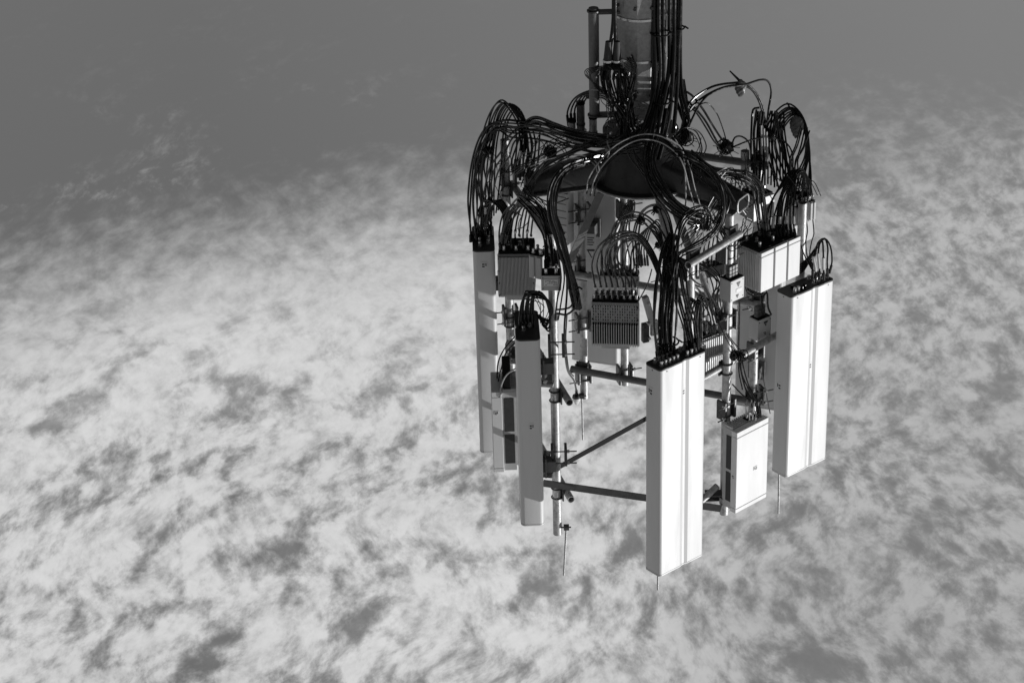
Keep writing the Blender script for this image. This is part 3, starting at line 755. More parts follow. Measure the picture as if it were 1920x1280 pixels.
# trunk left: from the mast to the far left
GL = 'black cables looping over the left side'
bundle('black cable of the left trunk running level from the mast to the left loops', GL, [(1195, 272, .38), (1150, 272, .3), (1090, 256, .05), (1030, 242, -.2), (985, 236, -.4), (945, 232, -.55), (915, 250, -.68), (896, 300, -.78), (886, 370, -.82), (888, 425, -.85), (893, 452, -.86)], 5, .0085, 8, .05, plug1=True)
bundle('black cable of the left trunk sagging below it', GL, [(1200, 280, .38), (1140, 282, .3), (1080, 272, 0), (1010, 250, -.3), (960, 246, -.5), (925, 242, -.65), (900, 300, -.75), (903, 350, -.85), (912, 400, -.85), (912, 450, -.88)], 4, .0085, 9, .05, plug1=True)
bundle('black cable in the left trunk near the mast', GL, [(1205, 268, .4), (1150, 262, .3), (1090, 252, .05), (1040, 236, -.15), (1005, 224, -.3), (980, 236, -.45)], 5, .0085, 5, .06)
for i in range(10):
    f = i/9; pk = 189+16*f**1.5+random.uniform(-3, 3); jx = random.uniform(-4, 4)
    mkcable([P(898+36*f, 440-46*f, -.82), P(895+46*f+jx, 335, -.75), P(905+40*f+jx, 262, -.68), P(919+34*f, pk+20, -.6), P(939+31*f, pk, -.5), P(964+23*f, pk+20+random.uniform(0, 8), -.45), P(976+20*f+jx, pk+62, -.42), P(964+36*f+random.uniform(-4, 4), 300, -.4), P(962+40*f, 330+random.uniform(-12, 12), -.38)], .0068,
            'black jumper cable arching high at the upper left of the picture', GL, plug1=True, sleeves=((.1, .22),) if i % 3 == 0 else ())
bundle('black cable dropping in front of the left arm', GL, [(985, 240, -.4), (960, 262, -.45), (945, 290, -.5), (925, 320, -.6), (915, 370, -.75), (905, 410, -.8), (900, 452, -.85)], 3, .008, 9, .05, plug1=True)
GLS = 'short jumper cables between the far left panel and the left radio'
for i in range(7):
    f = i/6
    mkcable([P(891+30*f, 455-30*f+8, -.86), P(893+28*f, 410, -.84), P(908+18*f, 380+4*f+random.uniform(-4, 4), -.75), P(930+12*f, 384-8*f, -.62), P(945+14*f, 410, -.5), P(938+18*f, 452, -.45)], .0068, 'short arching jumper cable from the base of the far left panel', GLS, plug0=True, plug1=True, sleeves=((.10, .17),) if i in (3, 5) else ())
GR = 'jumper cables on top of the left radio'
for i in range(9):
    f = i/8
    mkcable([P(938+58*f, 470-14*(i % 3), -.42-.05*(i % 3)), P(936+60*f, 436, -.4), P(944+56*f, 402+random.uniform(-6, 6), -.32), P(965+35*f, 384+6*f, -.2), P(1000+20*f, 392, -.05), P(1022+10*f, 430, .3), P(1030+12*f, 492, .6)], .0070, 'jumper cable arching from the left radio to the labelled grey box', GR, plug0=True, plug1=True, sleeves=((.12, .19),) if i % 3 == 1 else ())
bundle('black cable crowding over the left radio', GR, [(1000, 350, .1), (985, 372, -.05), (968, 386, -.2), (952, 410, -.3), (944, 455, -.4)], 5, .0075, 8, .05, jit=4, plug1=True)
bundle('black cable crowding over the small boxes', GR, [(975, 370, .2), (1000, 390, .3), (1018, 420, .4), (1028, 450, .55), (1032, 500, .7)], 6, .0075, 10, .06, jit=4, plug1=True)
bundle('tangled thin wire above the left radio', 'thin tangled wires at the left', [(978, 355, .2), (1005, 372, .3), (1030, 400, .4), (1050, 440, .5)], 9, .004, 14, .08, jit=9, nseg=5, order=False)
bundle('tangled thin wire above the left arm', 'thin tangled wires at the left', [(960, 320, -.2), (985, 300, -.1), (1010, 285, 0), (1040, 268, .05), (1065, 262, .1)], 8, .004, 10, .06, jit=8, nseg=5, order=False)
bundle('thin black wire hanging over the left arm', 'thin tangled wires at the left', [(985, 345, .1), (1000, 300, 0), (1015, 262, 0), (1040, 285, .05), (1060, 300, .1)], 4, .0042, 10, .05, jit=8, nseg=5)
# vertical connector tails near the left loop
for i in range(7):
    x = 967+7*i
    mkcable([P(x+random.uniform(-5, 5), 232+random.uniform(0, 20), -.42), P(x+2, 270, -.4), P(x-2, 320+random.uniform(-8, 10), -.38)], .007, 'short straight cable tail beside the left upright', 'cable tails beside the left upright', plug1=True, sleeves=((.2, .3),) if i in (1, 4) else ())

# thick trunk curving down the left middle
GT = 'thick cable trunk curving down left of the rear upright'
bundle('thick black cable curving from the platform down beside the front left upright', GT, [(1130, 296, .5), (1098, 302, .6), (1060, 318, .75), (1038, 352, .85), (1036, 400, .88), (1050, 450, .9), (1066, 505, .9), (1077, 545, .9), (1082, 580, .88)], 5, .0105, 7, .04, jit=1.5, nseg=9)
bundle('black cable ending in a loop between the two left uprights', GT, [(1082, 552, .9), (1076, 575, .9), (1060, 584, .85), (1045, 582, .75)], 2, .0085, 4, .02)
bundle('thin black cable hanging straight beside the front left upright', GT, [(1046, 420, .8), (1058, 470, .82), (1063, 540, .82), (1060, 620, .8), (1064, 690, .2), (1076, 712, -.6), (1081, 735, -1.08)], 1, .0085, 3, .02)
bundle('thin black cable hanging straight beside the front left upright', GT, [(1048, 470, .8), (1056, 520, .82), (1050, 560, .8), (1046, 600, .75)], 2, .007, 3, .02)
# front-left panel loops
GF = 'cable loops at the base of the front left panel'
for i in range(9):
    f = i/8
    mkcable([P(977+24*f, 632-26*(i % 2), .72), P(974+26*f, 600, .72), P(980+22*f, 562-8*(i % 3), .74), P(1000+14*f, 546+6*(i % 3), .76), P(1020+10*f, 556+4*i/3, .78), P(1030+6*f, 585, .78), P(1020+12*(1-f), 610+random.uniform(-12, 12), .7), P(1005+8*f, 590, .66)], .0068, 'short black cable looping above the base of the front left panel', GF, plug0=True)
bundle('thin wire tangled above the base of the front left panel', GF, [(985, 560, .78), (1005, 555, .78), (1022, 575, .78), (1015, 600, .76)], 6, .0038, 10, .04, jit=8, nseg=5)
# pale hoses
GP = 'pale grey hoses over the platform'
bundle('pale grey hose arching over the left arm', GP, [(995, 316, .25), (1030, 300, .3), (1070, 294, .35), (1100, 296, .5), (1118, 308, .6), (1121, 322, .62)], 2, .0048, 2.5, .01, M_PALEC, 1)
bundle('pale grey hose arching across the front of the round plate', GP, [(1104, 360, .55), (1110, 335, .58), (1128, 305, .6), (1160, 275, .6), (1200, 258, .6), (1240, 262, .6), (1272, 285, .62), (1288, 312, .65), (1297, 350, .65), (1308, 392, .6), (1316, 470, .6), (1320, 530, .6)], 2, .0048, 5, .02, M_PALEC, 1.5)
bundle('pale grey hose rising straight between the long tube and the mast', GP, [(1108, 168, .2), (1134, 172, .22), (1140, 190, .25), (1140, 245, .35), (1139, 268, .5), (1143, 280, .58), (1139, 296, .6)], 1, .006, 2, .02, M_PALEC, 0)
bundle('pale grey hose dropping right of the round plate', GP, [(1250, 258, .6), (1278, 278, .6), (1284, 320, .62), (1286, 380, .62), (1284, 395, .6), (1300, 400, .6)], 1, .0065, 2, .02, M_PALEC, 1)
bundle('black hose arching across the front of the round plate under the pale ones', 'black hoses over the platform', [(1108, 365, .5), (1114, 338, .55), (1134, 308, .56), (1165, 283, .57), (1200, 270, .57), (1215, 268, .5)], 3, .006, 6, .02)
# centre right trunk: from mast over the plate edge to the front right
GJ = 'heavy cable loops right of the round plate'
bundle('heavy black cable sweeping from the mast across the right edge of the round plate', GJ, [(1240, 200, .3), (1228, 250, .45), (1217, 290, .55), (1220, 325, .62), (1240, 360, .7), (1262, 385, .7), (1290, 405, .68), (1318, 415, .6)], 7, .0098, 12, .05, jit=2, nseg=9)
bundle('black cable running along the right arm of the platform', GJ, [(1255, 262, .5), (1285, 300, .6), (1320, 325, .65), (1350, 350, .66), (1368, 385, .62)], 5, .008, 11, .05, jit=3)
bundle('long black cable swinging out and back in a wide loop right of the round plate', GJ, [(1262, 282, .6), (1305, 300, .7), (1340, 330, .75), (1357, 370, .8), (1352, 415, .85), (1330, 445, .9), (1296, 466, .95), (1272, 482, 1.0), (1262, 520, 1.05)], 3, .0075, 5, .03, jit=1.5)
bundle('shiny pale cable swinging round in a wide loop', GJ, [(1268, 292, .6), (1318, 308, .72), (1350, 345, .78), (1360, 385, .82), (1348, 430, .88), (1318, 458, .93), (1285, 472, .97)], 1, .007, 4, .03, M_PALEC, 0)
bundle('black cable looping up beside the wide loop', GJ, [(1262, 560, 1.08), (1264, 500, 1.05), (1270, 450, 1.0), (1282, 412, .95), (1300, 396, .9), (1318, 392, .85), (1328, 405, .8), (1324, 430, .75)], 4, .0075, 5, .03, jit=2)
bundle('thin wire tangled inside the wide loop', 'thin tangled wires at the right', [(1276, 460, .8), (1300, 440, .75), (1322, 415, .7), (1345, 380, .65)], 8, .0038, 14, .08, jit=9, nseg=5, order=False)
bundle('thin wire tangled above the right arm', 'thin tangled wires at the right', [(1250, 300, .55), (1265, 290, .55), (1285, 300, .6), (1300, 320, .6), (1290, 345, .6)], 8, .004, 16, .06, jit=8, nseg=5, order=False)
bundle('thin wire tangled by the right end of the arm', 'thin tangled wires at the right', [(1345, 340, .5), (1365, 325, .4), (1385, 345, .4), (1380, 375, .45), (1400, 400, .4)], 10, .004, 14, .08, jit=9, nseg=5, order=False)
bundle('thin wire tangled near the right upright', 'thin tangled wires at the right', [(1330, 400, .5), (1350, 430, .5), (1372, 460, .5), (1390, 440, .4), (1400, 420, .4)], 9, .004, 14, .08, jit=10, nseg=5, order=False)

# jumpers from the ribbed middle radio to the tallest panel
GA = 'arching jumpers between the middle radio and the tallest panel'
for i in range(8):
    f = i/7
    x = 1118+10.6*i
    conn_x = 1238+10*(i % 5) + (3 if i > 4 else 0)
    w_ = 4*math.sin(i*2.3)
    mkcable([P(x+1, 560, -.52), P(x-1, 542, -.5), P(x-5, 522, -.46), P(1110+52*f**.9-(4 if i > 4 else 0), 492-4*f, -.35), P(1124+42*f+w_*.5, 460-3*f+w_, -.1), P(1164+22*f, 435+14*f+w_, .2), P(1205+2*f, 445+15*f-w_, .5), P(1236-6*f, 500+6*f, .85), P(1238+10*f, 570, 1.05), P(1236+13*f, 625, 1.1), P(1237+13.5*f, 670-4*f, 1.12)],
            .0078, 'black jumper cable with a white sleeve arching from the middle radio', GA, sleeves=((.075, .16),), plug0=True, plug1=True)
GB = 'black jumpers rising from the base of the tallest panel'
bundle('black jumper cable arching high above the middle radio', GB, [(1155, 520, -.7), (1150, 460, -.6), (1160, 420, -.45), (1188, 406, -.2), (1215, 415, .2), (1242, 455, .6), (1255, 520, .9), (1252, 600, 1.05), (1250, 668, 1.1)], 3, .008, 6, .03, plug1=True)
bundle('black jumper cable arching high above the middle radio', GB, [(1195, 500, -.7), (1192, 440, -.5), (1205, 400, -.3), (1228, 386, 0), (1245, 400, .3), (1258, 450, .7), (1262, 540, .95), (1262, 600, 1.05), (1258, 664, 1.1)], 3, .008, 5, .03, plug1=True)
bundle('thin black cable dropping behind the arching jumpers', GB, [(1180, 560, -.5), (1178, 500, -.55), (1182, 465, -.55), (1195, 450, -.5)], 2, .006, 5, .03)
bundle('black jumper cable rising straight from the left ports of the tallest panel', GB, [(1246, 676, 1.14), (1240, 610, 1.12), (1244, 550, 1.08), (1248, 510, 1.02), (1255, 470, .95), (1264, 440, .8)], 8, .0085, 15, .03, jit=2.5, ends=(.95, .55), plug0=True, sleeves=())
bundle('black jumper cable rising straight from the left ports of the tallest panel', GB, [(1252, 672, 1.08), (1254, 610, 1.08), (1255, 545, 1.05), (1253, 500, 1.0), (1250, 460, .9)], 5, .0085, 14, .04, jit=2.5, ends=(.95, .6), plug0=True)
bundle('black jumper cable rising from the right ports of the tallest panel', GB, [(1300, 658, 1.05), (1292, 610, 1.04), (1280, 565, 1.03), (1272, 520, 1.0), (1268, 480, .95)], 6, .0082, 12, .03, jit=2, ends=(.9, .4), plug0=True)
for i in range(5):
    mkcable([P(1284+7*i, 656-2*i, 1.02), P(1283+6*i, 610, 1.0), P(1290+5*i, 575, .98), P(1298+4*i, 560+2*i, .95), P(1303+3*i, 580, .9), P(1304+3*i, 640, .85)], .0068, 'small black loop of cable right of the straight jumpers', GB, plug0=True)
bundle('black jumper cable crossing to the squeezed radio', GB, [(1275, 500, .95), (1295, 530, .9), (1320, 550, .8), (1338, 585, .6), (1345, 615, .4)], 4, .0075, 8, .04, jit=4, plug1=True)
for i in range(4):
    mkcable([P(1322+9*i, 625, .33), P(1320+9*i, 600, .35), P(1318+7*i, 570, .4), P(1312+6*i, 553+3*i, .45), P(1304, 575, .5), P(1300, 620, .6)], .007, 'thin cable looping down from the squeezed radio', GB, plug0=True, sleeves=((.1, .2),))
# rear radio tails
for i in range(6):
    mkcable([P(1128+13*i, 515, -.86), P(1128+13*i+random.uniform(-3, 3), 490, -.86), P(1132+12*i+random.uniform(-4, 4), 462, -.84), P(1150+6*i, 430, -.8), P(1172+3*i, 385, -.7)], .0065, 'dark cable tail rising from the shaded radio behind the mast', 'cable tails of the shaded radio', plug0=True)

# upper right: two cables swinging over the sky
GS = 'cables swinging over open sky at the upper right'
mkcable([P(1278, 240, .2), P(1286, 208, .15), P(1300, 185, .1), P(1335, 163, 0), P(1372, 156, -.15), P(1398, 157, -.3), P(1420, 178, -.4), P(1431, 205, -.45), P(1436, 240, -.5)], .0095, 'upper one of the black cables swinging over the sky right of the mast', GS, nseg=9)
mkcable([P(1280, 245, .2), P(1290, 212, .15), P(1308, 190, .1), P(1345, 168, 0), P(1380, 160, -.15), P(1406, 166, -.3), P(1422, 188, -.4), P(1430, 215, -.45), P(1433, 240, -.5)], .0085, 'second black cable swinging over the sky right of the mast', GS, nseg=9)
mkcable([P(1285, 250, .2), P(1315, 192, .1), P(1350, 167, 0), P(1395, 159, -.15), P(1425, 150, -.3), P(1440, 153, -.4), P(1446, 172, -.45), P(1441, 205, -.48), P(1437, 240, -.5)], .0085, 'black cable with the highest arch at the right, bending sharply down', GS, nseg=9)
mkcable([P(1290, 212, .2), P(1318, 194, .1), P(1330, 196, .05), P(1345, 215, 0), P(1358, 250, -.2), P(1362, 268, -.25)], .005, 'thin black cable falling between the swinging ones', GS)
mkcable([P(1276, 168, .1), P(1296, 178, .1), P(1318, 205, .05), P(1338, 238, 0), P(1356, 264, -.2), P(1372, 272, -.25)], .009, 'black cable falling diagonally from the mast to the dark coil', GS)
mkcable([P(1278, 182, .1), P(1300, 200, .1), P(1322, 226, .05), P(1340, 258, 0), P(1350, 275, -.2), P(1365, 283, -.25)], .009, 'lower black cable falling diagonally from the mast to the dark coil', GS)
mkcable([P(1280, 190, .1), P(1304, 210, .1), P(1324, 240, .05), P(1338, 264, 0), P(1352, 280, -.2)], .007, 'lowest black cable falling diagonally from the mast', GS)
bundle('black cable dropping close to the mast into the tangle', GJ, [(1278, 150, .05), (1282, 190, .1), (1286, 215, .15), (1288, 232, .2), (1278, 250, .3)], 5, .010, 6, .03)
bundle('thin black cable curling right of the mast foot', GJ, [(1262, 262, .3), (1285, 242, .3), (1305, 250, .2), (1318, 275, .1), (1316, 290, .1)], 3, .0055, 4, .02)
mkcable([P(1372, 272, -.2), P(1378, 258, -.25), P(1390, 256, -.3), P(1404, 268, -.4), P(1410, 300, -.45)], .007, 'small black arch of cable right of the dark coil', GS)
mkcable([P(1376, 275, -.2), P(1410, 262, -.35), P(1440, 257, -.45), P(1470, 265, -.5), P(1486, 290, -.5), P(1485, 340, -.45)], .0068, 'black cable running level from the dark coil to the right loops', GS)
# right loops
GQ = 'black cables looping at the upper right'
for i in range(9):
    f = i/8; jy = random.uniform(-3, 3); jx = random.uniform(-3, 3)
    mkcable([P(1434+46*f, 345+random.uniform(-8, 8), -.42), P(1436+38*f+jx, 285, -.5), P(1438+30*f+jx, 246+4*f, -.55), P(1452+24*f, 214+18*f+jy, -.55), P(1477+14*f, 196+24*f+jy, -.55), P(1500+4*f, 211+18*f, -.5), P(1514-4*f, 245+6*f, -.45), P(1519-9*f+jx, 292, -.4), P(1522-30*f+jx, 335, -.3), P(1519-34*f, 380, -.22)], .0070,
            'black jumper cable arching over at the upper right', GQ, plug1=True)
bundle('black cable hanging inside the right loops', GQ, [(1452, 208, -.52), (1448, 240, -.5), (1446, 280, -.48), (1458, 320, -.45), (1466, 352, -.42)], 4, .008, 10, .05, jit=3, ends=(.7, 1.2))
bundle('black cable hanging inside the right loops', GQ, [(1462, 215, -.5), (1460, 250, -.5), (1470, 290, -.48), (1484, 330, -.4), (1488, 352, -.35)], 4, .008, 10, .05, jit=3)
bundle('black cable bulging at the right edge of the loops', GQ, [(1510, 240, -.45), (1500, 275, -.4), (1490, 300, -.35), (1487, 340, -.3), (1470, 380, -.1), (1462, 440, .15)], 5, .0075, 8, .05, jit=3, plug1=True)
bundle('black cable of the upright bundle left of the right loops', GQ, [(1425, 208, -.48), (1420, 250, -.48), (1422, 300, -.45), (1420, 350, -.3), (1426, 380, 0)], 6, .0095, 9, .05, jit=2.5)
mkcable([P(1424, 202, -.48), P(1412, 206, -.48), P(1409, 240, -.48), P(1408, 290, -.45), P(1410, 320, -.4)], .0085, 'black cable at the left side of the upright bundle', GQ)
for i in range(3):
    a = P(1427+5*i, 235+6*i, -.42); 
    mkcable([a, P(1428+5*i, 270, -.42), P(1429+5*i, 300+5*i, -.42)], .010, 'pale connector sleeve in the upright bundle at the right', 'pale sleeves at the right', M_PALEC, cat='sleeve', name='connector_sleeve')
# right arm trunk bending down to the triple radio
GK = 'black cables bending down to the three white fronted radios'
bundle('heavy black cable leaving the platform and bending down to the white fronted radios', GK, [(1290, 290, .4), (1330, 318, .45), (1370, 325, .4), (1402, 332, .35), (1420, 352, .3), (1425, 385, .28), (1432, 430, .25)], 6, .009, 9, .05, jit=2, ends=(1, 1.1), plug1=True)
for i in range(10):
    f = i/9
    mkcable([P(1432+60*f, 448-8*f+6*(i % 2), .2), P(1430+58*f, 420, .15), P(1440+48*f, 390-10*(i % 3), .05), P(1462+30*f, 350-14*f, -.1), P(1480+22*f, 322-6*f+5*(i % 2), -.18), P(1505+8*f, 330, -.2), P(1500+20*f, 375, -.2)], .0072, 'jumper cable from the white fronted radios to the three filter boxes', GK, plug0=True, plug1=True, sleeves=((.1, .2),) if i % 2 else ())
bundle('thin wire tangled around the three filter boxes', 'thin tangled wires at the right', [(1485, 330, -.1), (1500, 350, -.1), (1515, 345, -.1), (1520, 375, -.1)], 7, .004, 12, .05, jit=8, nseg=5)
for i in range(3):
    mkcable([P(1500+12*i, 412, -.15), P(1502+12*i, 430+4*i, -.12), P(1500+11*i, 452, -.1), P(1508+5*i, 478, -.05), P(1522, 505, 0)], .0048, 'thin wire hanging below the three filter boxes', 'thin tangled wires at the right')
# far right panel arches
GE = 'short arching cables on the far right panel'
for i, (x, y) in enumerate(((1524, 522), (1530, 530), (1537, 524), (1545, 526), (1552, 518))):
    f = i/4
    mkcable([P(x, y, .06), P(x-1, y-28, .06), P(x-6+6*f, 486-22*f, .05), P(1527+18*f, 462-14*f+(6 if i < 2 else 0), 0), P(1518+8*f, 480-6*f, -.05), P(1506, 492+4*i, -.08), P(1492, 500+3*i, -.1)], .0072, 'short black cable arching off the base of the far right panel', GE, plug0=True, sleeves=((.10, .24),) if i in (1, 2, 3) else ())
mkcable([P(1555, 512, .06), P(1560, 490, .06), P(1557, 462, .05), P(1546, 447, .02), P(1533, 456, 0), P(1528, 480, -.05), P(1512, 496, -.08)], .0068, 'outermost black cable arching off the base of the far right panel', GE, plug0=True)
# small cables around right lower
GW = 'thin cables between the right uprights'
mkcable([P(1386, 552, .5), P(1386, 600, .5), P(1384, 650, .5), P(1388, 690, .5), P(1398, 730, .55), P(1412, 765, .6)], .005, 'thin black cable hanging between the two right uprights', GW)
bundle('black cable curving down to the flat white box antenna', GW, [(1388, 668, .5), (1392, 700, .52), (1402, 730, .55), (1418, 756, .58), (1422, 782, .6)], 3, .006, 3, .02, plug1=True)
mkcable([P(1373, 720, .5), P(1390, 738, .5), P(1408, 752, .55)], .0055, 'thin cable from the right upright to the box antenna', GW)
mkcable([P(1425, 694, -.4), P(1432, 715, -.2), P(1438, 745, .1), P(1444, 775, .4)], .0045, 'thin pale wire falling behind the flat white box antenna', GW, M_PALEC)
bundle('pale sleeved wire standing on the flat white box antenna', GW, [(1408, 785, .6), (1408, 765, .6), (1412, 750, .58)], 4, .006, 9, .02, M_PALEC)
bundle('black wire crossing over the small warning box', GW, [(1330, 560, .5), (1348, 595, .5), (1365, 630, .55), (1385, 665, .5)], 4, .005, 6, .03, jit=3)
bundle('black cable above the small warning boxes', GW, [(1290, 490, .7), (1325, 505, .7), (1345, 530, .65), (1342, 560, .6), (1350, 600, .5)], 6, .006, 8, .04, jit=5)
mkcable([P(1432, 590, 0), P(1428, 565, 0), P(1438, 548, .0), P(1440, 575, 0), P(1446, 590, 0)], .008, 'thick black cable bending into the rear right warning box', GW)
bundle('black cable curling behind the triple radio foot', GW, [(1398, 520, .2), (1402, 545, .2), (1418, 552, .2), (1428, 535, .2)], 3, .006, 4, .03)
# left lower small cables
mkcable([P(966, 630, -.5), P(945, 655, -.5), P(934, 680, -.4), P(932, 710, -.3)], .006, 'thin black cable running down to the left flat box antenna', 'thin cables at the left box antenna')
mkcable([P(968, 640, -.5), P(948, 662, -.5), P(940, 690, -.4), P(934, 715, -.3)], .005, 'second thin black cable running down to the left flat box antenna', 'thin cables at the left box antenna')
mkcable([P(968, 690, -.15), P(950, 702, -.13), P(940, 722, -.12), P(938, 745, -.12)], .0068, 'pale hose curving over the dark shroud of the left box antenna', 'thin cables at the left box antenna', M_PALEC)

# cable ties, coils, wrapped plastic
def knot(label, px, py, Y, s, n=7):
    c = P(px, py, Y); t = empty('cable_coil', c, 0, label, 'cable coil', 'dark taped coils in the cabling')
    b = bmesh.new(); bmesh.ops.create_icosphere(b, subdivisions=3, radius=s)
    for v in b.verts: v.co *= 1 + .18*math.sin(v.co.x*90)*math.cos(v.co.z*70+v.co.y*50); 
    for v in b.verts: v.co.y *= .6; v.co.z *= .8
    obj('taped_core', b, M_BLACK, t, True)
    for i in range(n):
        b = bmesh.new(); ax = Vector((random.uniform(-1, 1), random.uniform(-.4, .4), random.uniform(-.5, .5)))
        torus(b, (random.uniform(-.3, .3)*s, 0, random.uniform(-.3, .3)*s), s*random.uniform(.8, 1.15), .005, ax, n=18, k=5); obj('wire_turn', b, M_BLACK, t, True)
    for i in range(5):
        a = random.uniform(0, 6.28); b = bmesh.new(); v = Vector((math.cos(a), .3, math.sin(a))); cyl(b, v*s*.8, v*s*1.7, .003, n=5); obj('tie_end', b, M_BLACK, t)
knot('dark taped coil hanging in open sky right of the platform', 1361, 276, -.22, .065)
knot('dark coil of ties right of the mast foot', 1283, 258, .3, .06)
knot('dark lump of ties where the right loops gather', 1443, 252, -.47, .05)
knot('dark lump of tape on the right upright at the slanting pipe', 1374, 665, .5, .035)
knot('dark lump of tape on the slanting cross pipe', 1389, 668, .48, .045)
knot('dark lump of tape among the arching jumpers', 1202, 412, .0, .035, 4)
knot('dark lump of tape on the highest small arch', 1232, 392, .05, .035, 4)
knot('dark tape above the slanting pipe by the tallest panel jumpers', 1258, 492, .98, .06)
knot('dark tied lump over the left loops', 915, 283, -.68, .045)
knot('dark tied lump on the left trunk above the left arm', 1032, 284, .0, .045)
knot('dark plug lump behind the arching jumpers', 1234, 459, .3, .03, 4)
def bag(label, px, py, Y, s, rz):
    c = P(px, py, Y); t = empty('plastic_wrap', c, rz, label, 'plastic wrap', 'bits of plastic film on the cables')
    b = bmesh.new(); bmesh.ops.create_icosphere(b, subdivisions=4, radius=s)
    for v in b.verts:
        k = v.co.z/s; w_ = .62*(1-.35*max(k, 0)) ; v.co.x *= w_; v.co.y *= .35
        v.co += v.co.normalized()*s*.07*math.sin(v.co.x*120+v.co.z*60)*math.cos(v.co.z*95)
    obj('crumpled_film', b, M_BAG, t, True)
    b = bmesh.new(); cyl(b, (-.0, 0, -s*.7), (-.09, 0, -s*2.0), .012, .006, n=8); obj('twisted_end', b, M_BLACK, t, True)
bag('scrap of dark plastic film wrapped round the cables against open sky', 1389, 166, -.2, .075, 0)
bag('larger scrap of plastic film caught in the right cable loops', 1494, 238, -.5, .10, .4)

# cable ties on bundles
def tie(label, px, py, Y, r, group='cable ties'):
    c = P(px, py, Y); b = bmesh.new(); torus(b, (0,0,0), r, .007, Z, n=20); cyl(b, (r, 0, -.01), (r+.03, 0, .012), .007, n=6)
    o = obj('cable_tie', b, M_BLACK, smooth=True); o.location = c; tagobj(o, label, 'cable tie', group)
for px, py, Y, r, lab in ((1238, 62, .2, .075, 'black tie round the mast feeders, upper inner one'), (1270, 52, .05, .055, 'black tie round the outer feeders near the top edge'),
                     (1240, 190, .3, .07, 'black tie round the mast feeders just above the tangle'), (1252, 640, 1.08, .085, 'black tie round the jumpers of the tallest panel'),
                     (1076, 540, .9, .035, 'black tie on the thick trunk beside the front left upright')):
    tie(lab, px, py, Y, r)
# tangled small metal clips glinting in the harness
for i in range(16):
    x, y, Y = random.choice(((1165, 150, .33), (1172, 190, .35), (1185, 235, .4), (1160, 215, .36)))
    c = P(x+random.uniform(-16, 16), y+random.uniform(-20, 20), Y+.03); b = bmesh.new()
    cyl(b, (0,0,0), (random.uniform(-.01, .01), 0, .015), .0038, n=6); o = obj('metal_clip', b, M_BRIGHT); o.location = c
    tagobj(o, 'tiny bright metal clip in the harness in front of the mast', 'clip', 'metal clips in the harness')

for i in range(60):      # more loose wires where the cabling is thickest
    x, y, Y = random.choice(((1165, 190, .35), (1178, 235, .42), (965, 265, -.4), (925, 330, -.65), (990, 400, .0), (1290, 330, .6), (1335, 400, .6), (1400, 350, .4), (1440, 300, -.4), (1470, 400, .1), (1270, 540, .98), (1310, 600, .85), (1020, 380, .3)))
    a = random.uniform(0, 6.28); L_ = random.uniform(12, 28); w0 = random.uniform(-.6, .6)
    pts_ = []
    for k in range(5):
        a += w0 + random.uniform(-.4, .4); x += math.cos(a)*L_*.5; y += math.sin(a)*L_*.6
        pts_.append(P(x, y, Y + random.uniform(-.03, .06)))
    mkcable(pts_, random.uniform(.0028, .0042), '', '')


GZ1 = 'loose cables draped over the platform head'
rs = random.Random(11)
for i in range(9):
    o = rs.uniform(-8, 8)
    mkcable([P(1150+o, 262+o*.3, .45), P(1110+o, 270+rs.uniform(-6, 6), .42), P(1070+o, 282+rs.uniform(-6, 8), .36), P(1035+o, 300+rs.uniform(-5, 10), .3), P(1008+o*.5, 326+rs.uniform(-6, 8), .25), P(992+o, 356+rs.uniform(-6, 8), .2), P(975+o, 385, .05)], rs.uniform(.005, .0075), 'loose black cable draped over the left arm of the platform', GZ1)
for i in range(9):
    o = rs.uniform(-9, 9)
    mkcable([P(1235+o, 250+o*.3, .5), P(1262+o, 285+rs.uniform(-6, 6), .55), P(1292+o, 306+rs.uniform(-8, 8), .6), P(1325+o, 322+rs.uniform(-8, 8), .62), P(1352+o*.5, 346+rs.uniform(-8, 8), .64), P(1362+o, 380+rs.uniform(-6, 8), .66), P(1345+o, 420, .7)], rs.uniform(.005, .0085), 'loose black cable draped over the right arm of the platform', GZ1)
for i in range(5):
    o = rs.uniform(-10, 10)
    mkcable([P(1180+o, 262, .48), P(1188+o, 290, .5), P(1205+o, 318+rs.uniform(-8, 8), .52), P(1230+o, 345, .55), P(1262+o*.5, 372, .6), P(1300, 398+o*.4, .62)], rs.uniform(.004, .0065), 'thin black cable crossing the drum of the platform', GZ1)
for i in range(6):
    o = i*5
    mkcable([P(1190+o, 498, -.55), P(1188+o, 470-i*2, -.55), P(1200+o, 440-i*4, -.45), P(1222+o*.6, 430-i*3, -.3), P(1240+o*.4, 458, -.05), P(1246+o*.3, 500, .4), P(1250, 560, .9)], .006, 'small black arch of cable between the arching jumpers and the tallest panel bundle', GZ1, plug0=True)
for i in range(5):
    mkcable([P(1310+8*i, 500, .3), P(1312+8*i, 470-3*i, .3), P(1326+6*i, 440-4*i, .35), P(1350+3*i, 432, .4), P(1366, 455+4*i, .45)], .0055, 'small black arch of cable left of the right front upright', GZ1)
print('CABLES', NC)

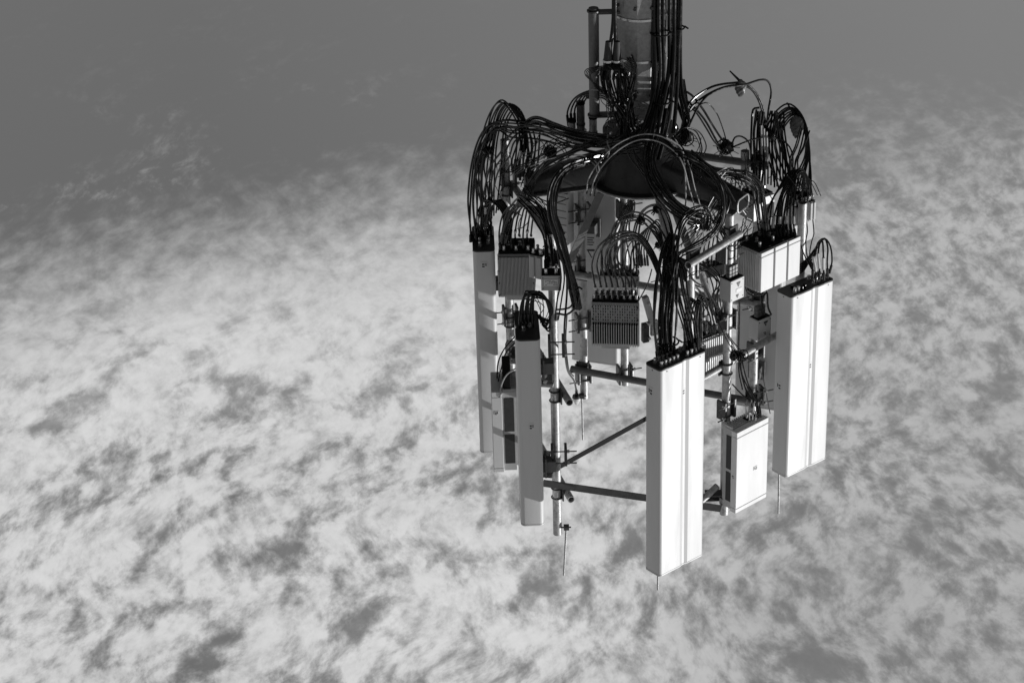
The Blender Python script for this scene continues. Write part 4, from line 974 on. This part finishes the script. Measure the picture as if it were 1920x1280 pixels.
for px, py, Y, sd, an, lab in ((1093, 400, -1.15, -1, 15, 'clamp on the rear left upright beside the angle brace'), (1093, 495, -1.15, -1, 15, 'clamp on the rear left upright where the grey level pipe starts'),
        (1094, 700, -1.15, -1, 15, 'lowest clamp on the rear left upright, by the level dark pipe'), (1171, 392, -.98, 1, 15, 'clamp on the pale upright behind the arching jumpers, just below the round plate'),
        (1171, 700, -.98, 1, 15, 'clamp on the pale upright under the deeply ribbed radio'), (1291, 500, .9, 1, 41, 'clamp where the pale cross pipe meets the upright behind the tallest panel'),
        (1417, 742, -.5, 1, 20, 'clamp on the rear right upright where the long level pipe ends'), (1417, 560, -.5, -1, 20, 'clamp on the rear right upright under the three white fronted radios'),
        (957, 590, -.8, -1, 10, 'clamp on the far left upright under the finely ribbed radio'), (958, 850, -.8, -1, 10, 'clamp on the far left upright near the foot of the flat grey box'),
        (1365, 600, .5, -1, 41, 'clamp on the right front upright under the small warning box'), (953, 330, -.8, 1, 10, 'clamp on the far left upright inside the high left cable loops')):
    clampset(lab, px, py, Y, sd, an)
fbox('small grey junction box behind the short cable loops right of the tallest panel jumpers', 1318, 606, .0, 20, .16, .17, .10, M_GREYP)
fbox('small dark connector block behind the slanting pale cross pipe', 1345, 498, -.25, 20, .17, .10, .10, M_GALVD)
fbox('grey box half hidden behind the thin arches left of the right front upright', 1318, 430, -.5, 15, .15, .22, .10, M_GREYP)
c = P(1216, 600, -.2); t = empty('hinge_bracket', c, R(-20), 'long folded steel bracket at the right edge of the deeply ribbed radio', 'bracket', 'hinge brackets behind the panels')
b = bmesh.new(); obox(b, (0, 0, -.10), Vector((.96, 0, -.25)).normalized(), Y_, Vector((.25, 0, .96)).normalized(), .05, .05, .26); obj('upper_arm', b, M_GREYP, t, bevel=.003)
b = bmesh.new(); obox(b, (-.03, 0, .11), X, Y_, Z, .055, .05, .17); obj('lower_arm', b, M_STEELD, t, bevel=.003)
b = bmesh.new(); obox(b, (.05, 0, .08), X, Y_, Z, .06, .03, .14); obj('side_plate', b, M_GALV, t, bevel=.003)
for z in (-.17, .02, .15):
    b = bmesh.new(); cyl(b, (-.01, .0, z), (-.01, .05, z), .013, n=8); obj('bolt', b, M_BRIGHT, t)
GI = 'thin cables hanging inside the ring of panels'
for (pts, lab) in (([(1352, 505, .3), (1356, 560, .3), (1350, 620, .3), (1345, 660, .3)], 'thin black cable hanging left of the right front upright'),
                   ([(1387, 556, .1), (1386, 620, .1), (1385, 690, .1), (1392, 730, .3)], 'straight thin black cable hanging right of the right front upright'),
                   ([(1222, 505, .2), (1215, 530, .1), (1204, 552, 0), (1196, 566, -.3)], 'thin black cable slanting to the last plug of the deeply ribbed radio'),
                   ([(1063, 590, .4), (1061, 640, .3), (1066, 690, 0), (1075, 705, -.8)], 'thin black cable hanging beside the rear left upright'),
                   ([(1000, 352, .1), (1012, 372, .1), (1040, 380, .1), (1066, 372, 0)], 'thin black cable sagging under the left arm'),
                   ([(1163, 378, -.4), (1170, 400, -.4), (1182, 410, -.4), (1190, 392, -.4), (1188, 372, -.4)], 'small black loop hanging under the round plate')):
    mkcable([P(*q_) for q_ in pts], .0052, lab, GI)
tagobj(obj('wire_tangle', TANGLE, M_BLACK, smooth=True), 'thin loose black wires tangled all through the cabling under the platform', 'wires', kind='stuff')
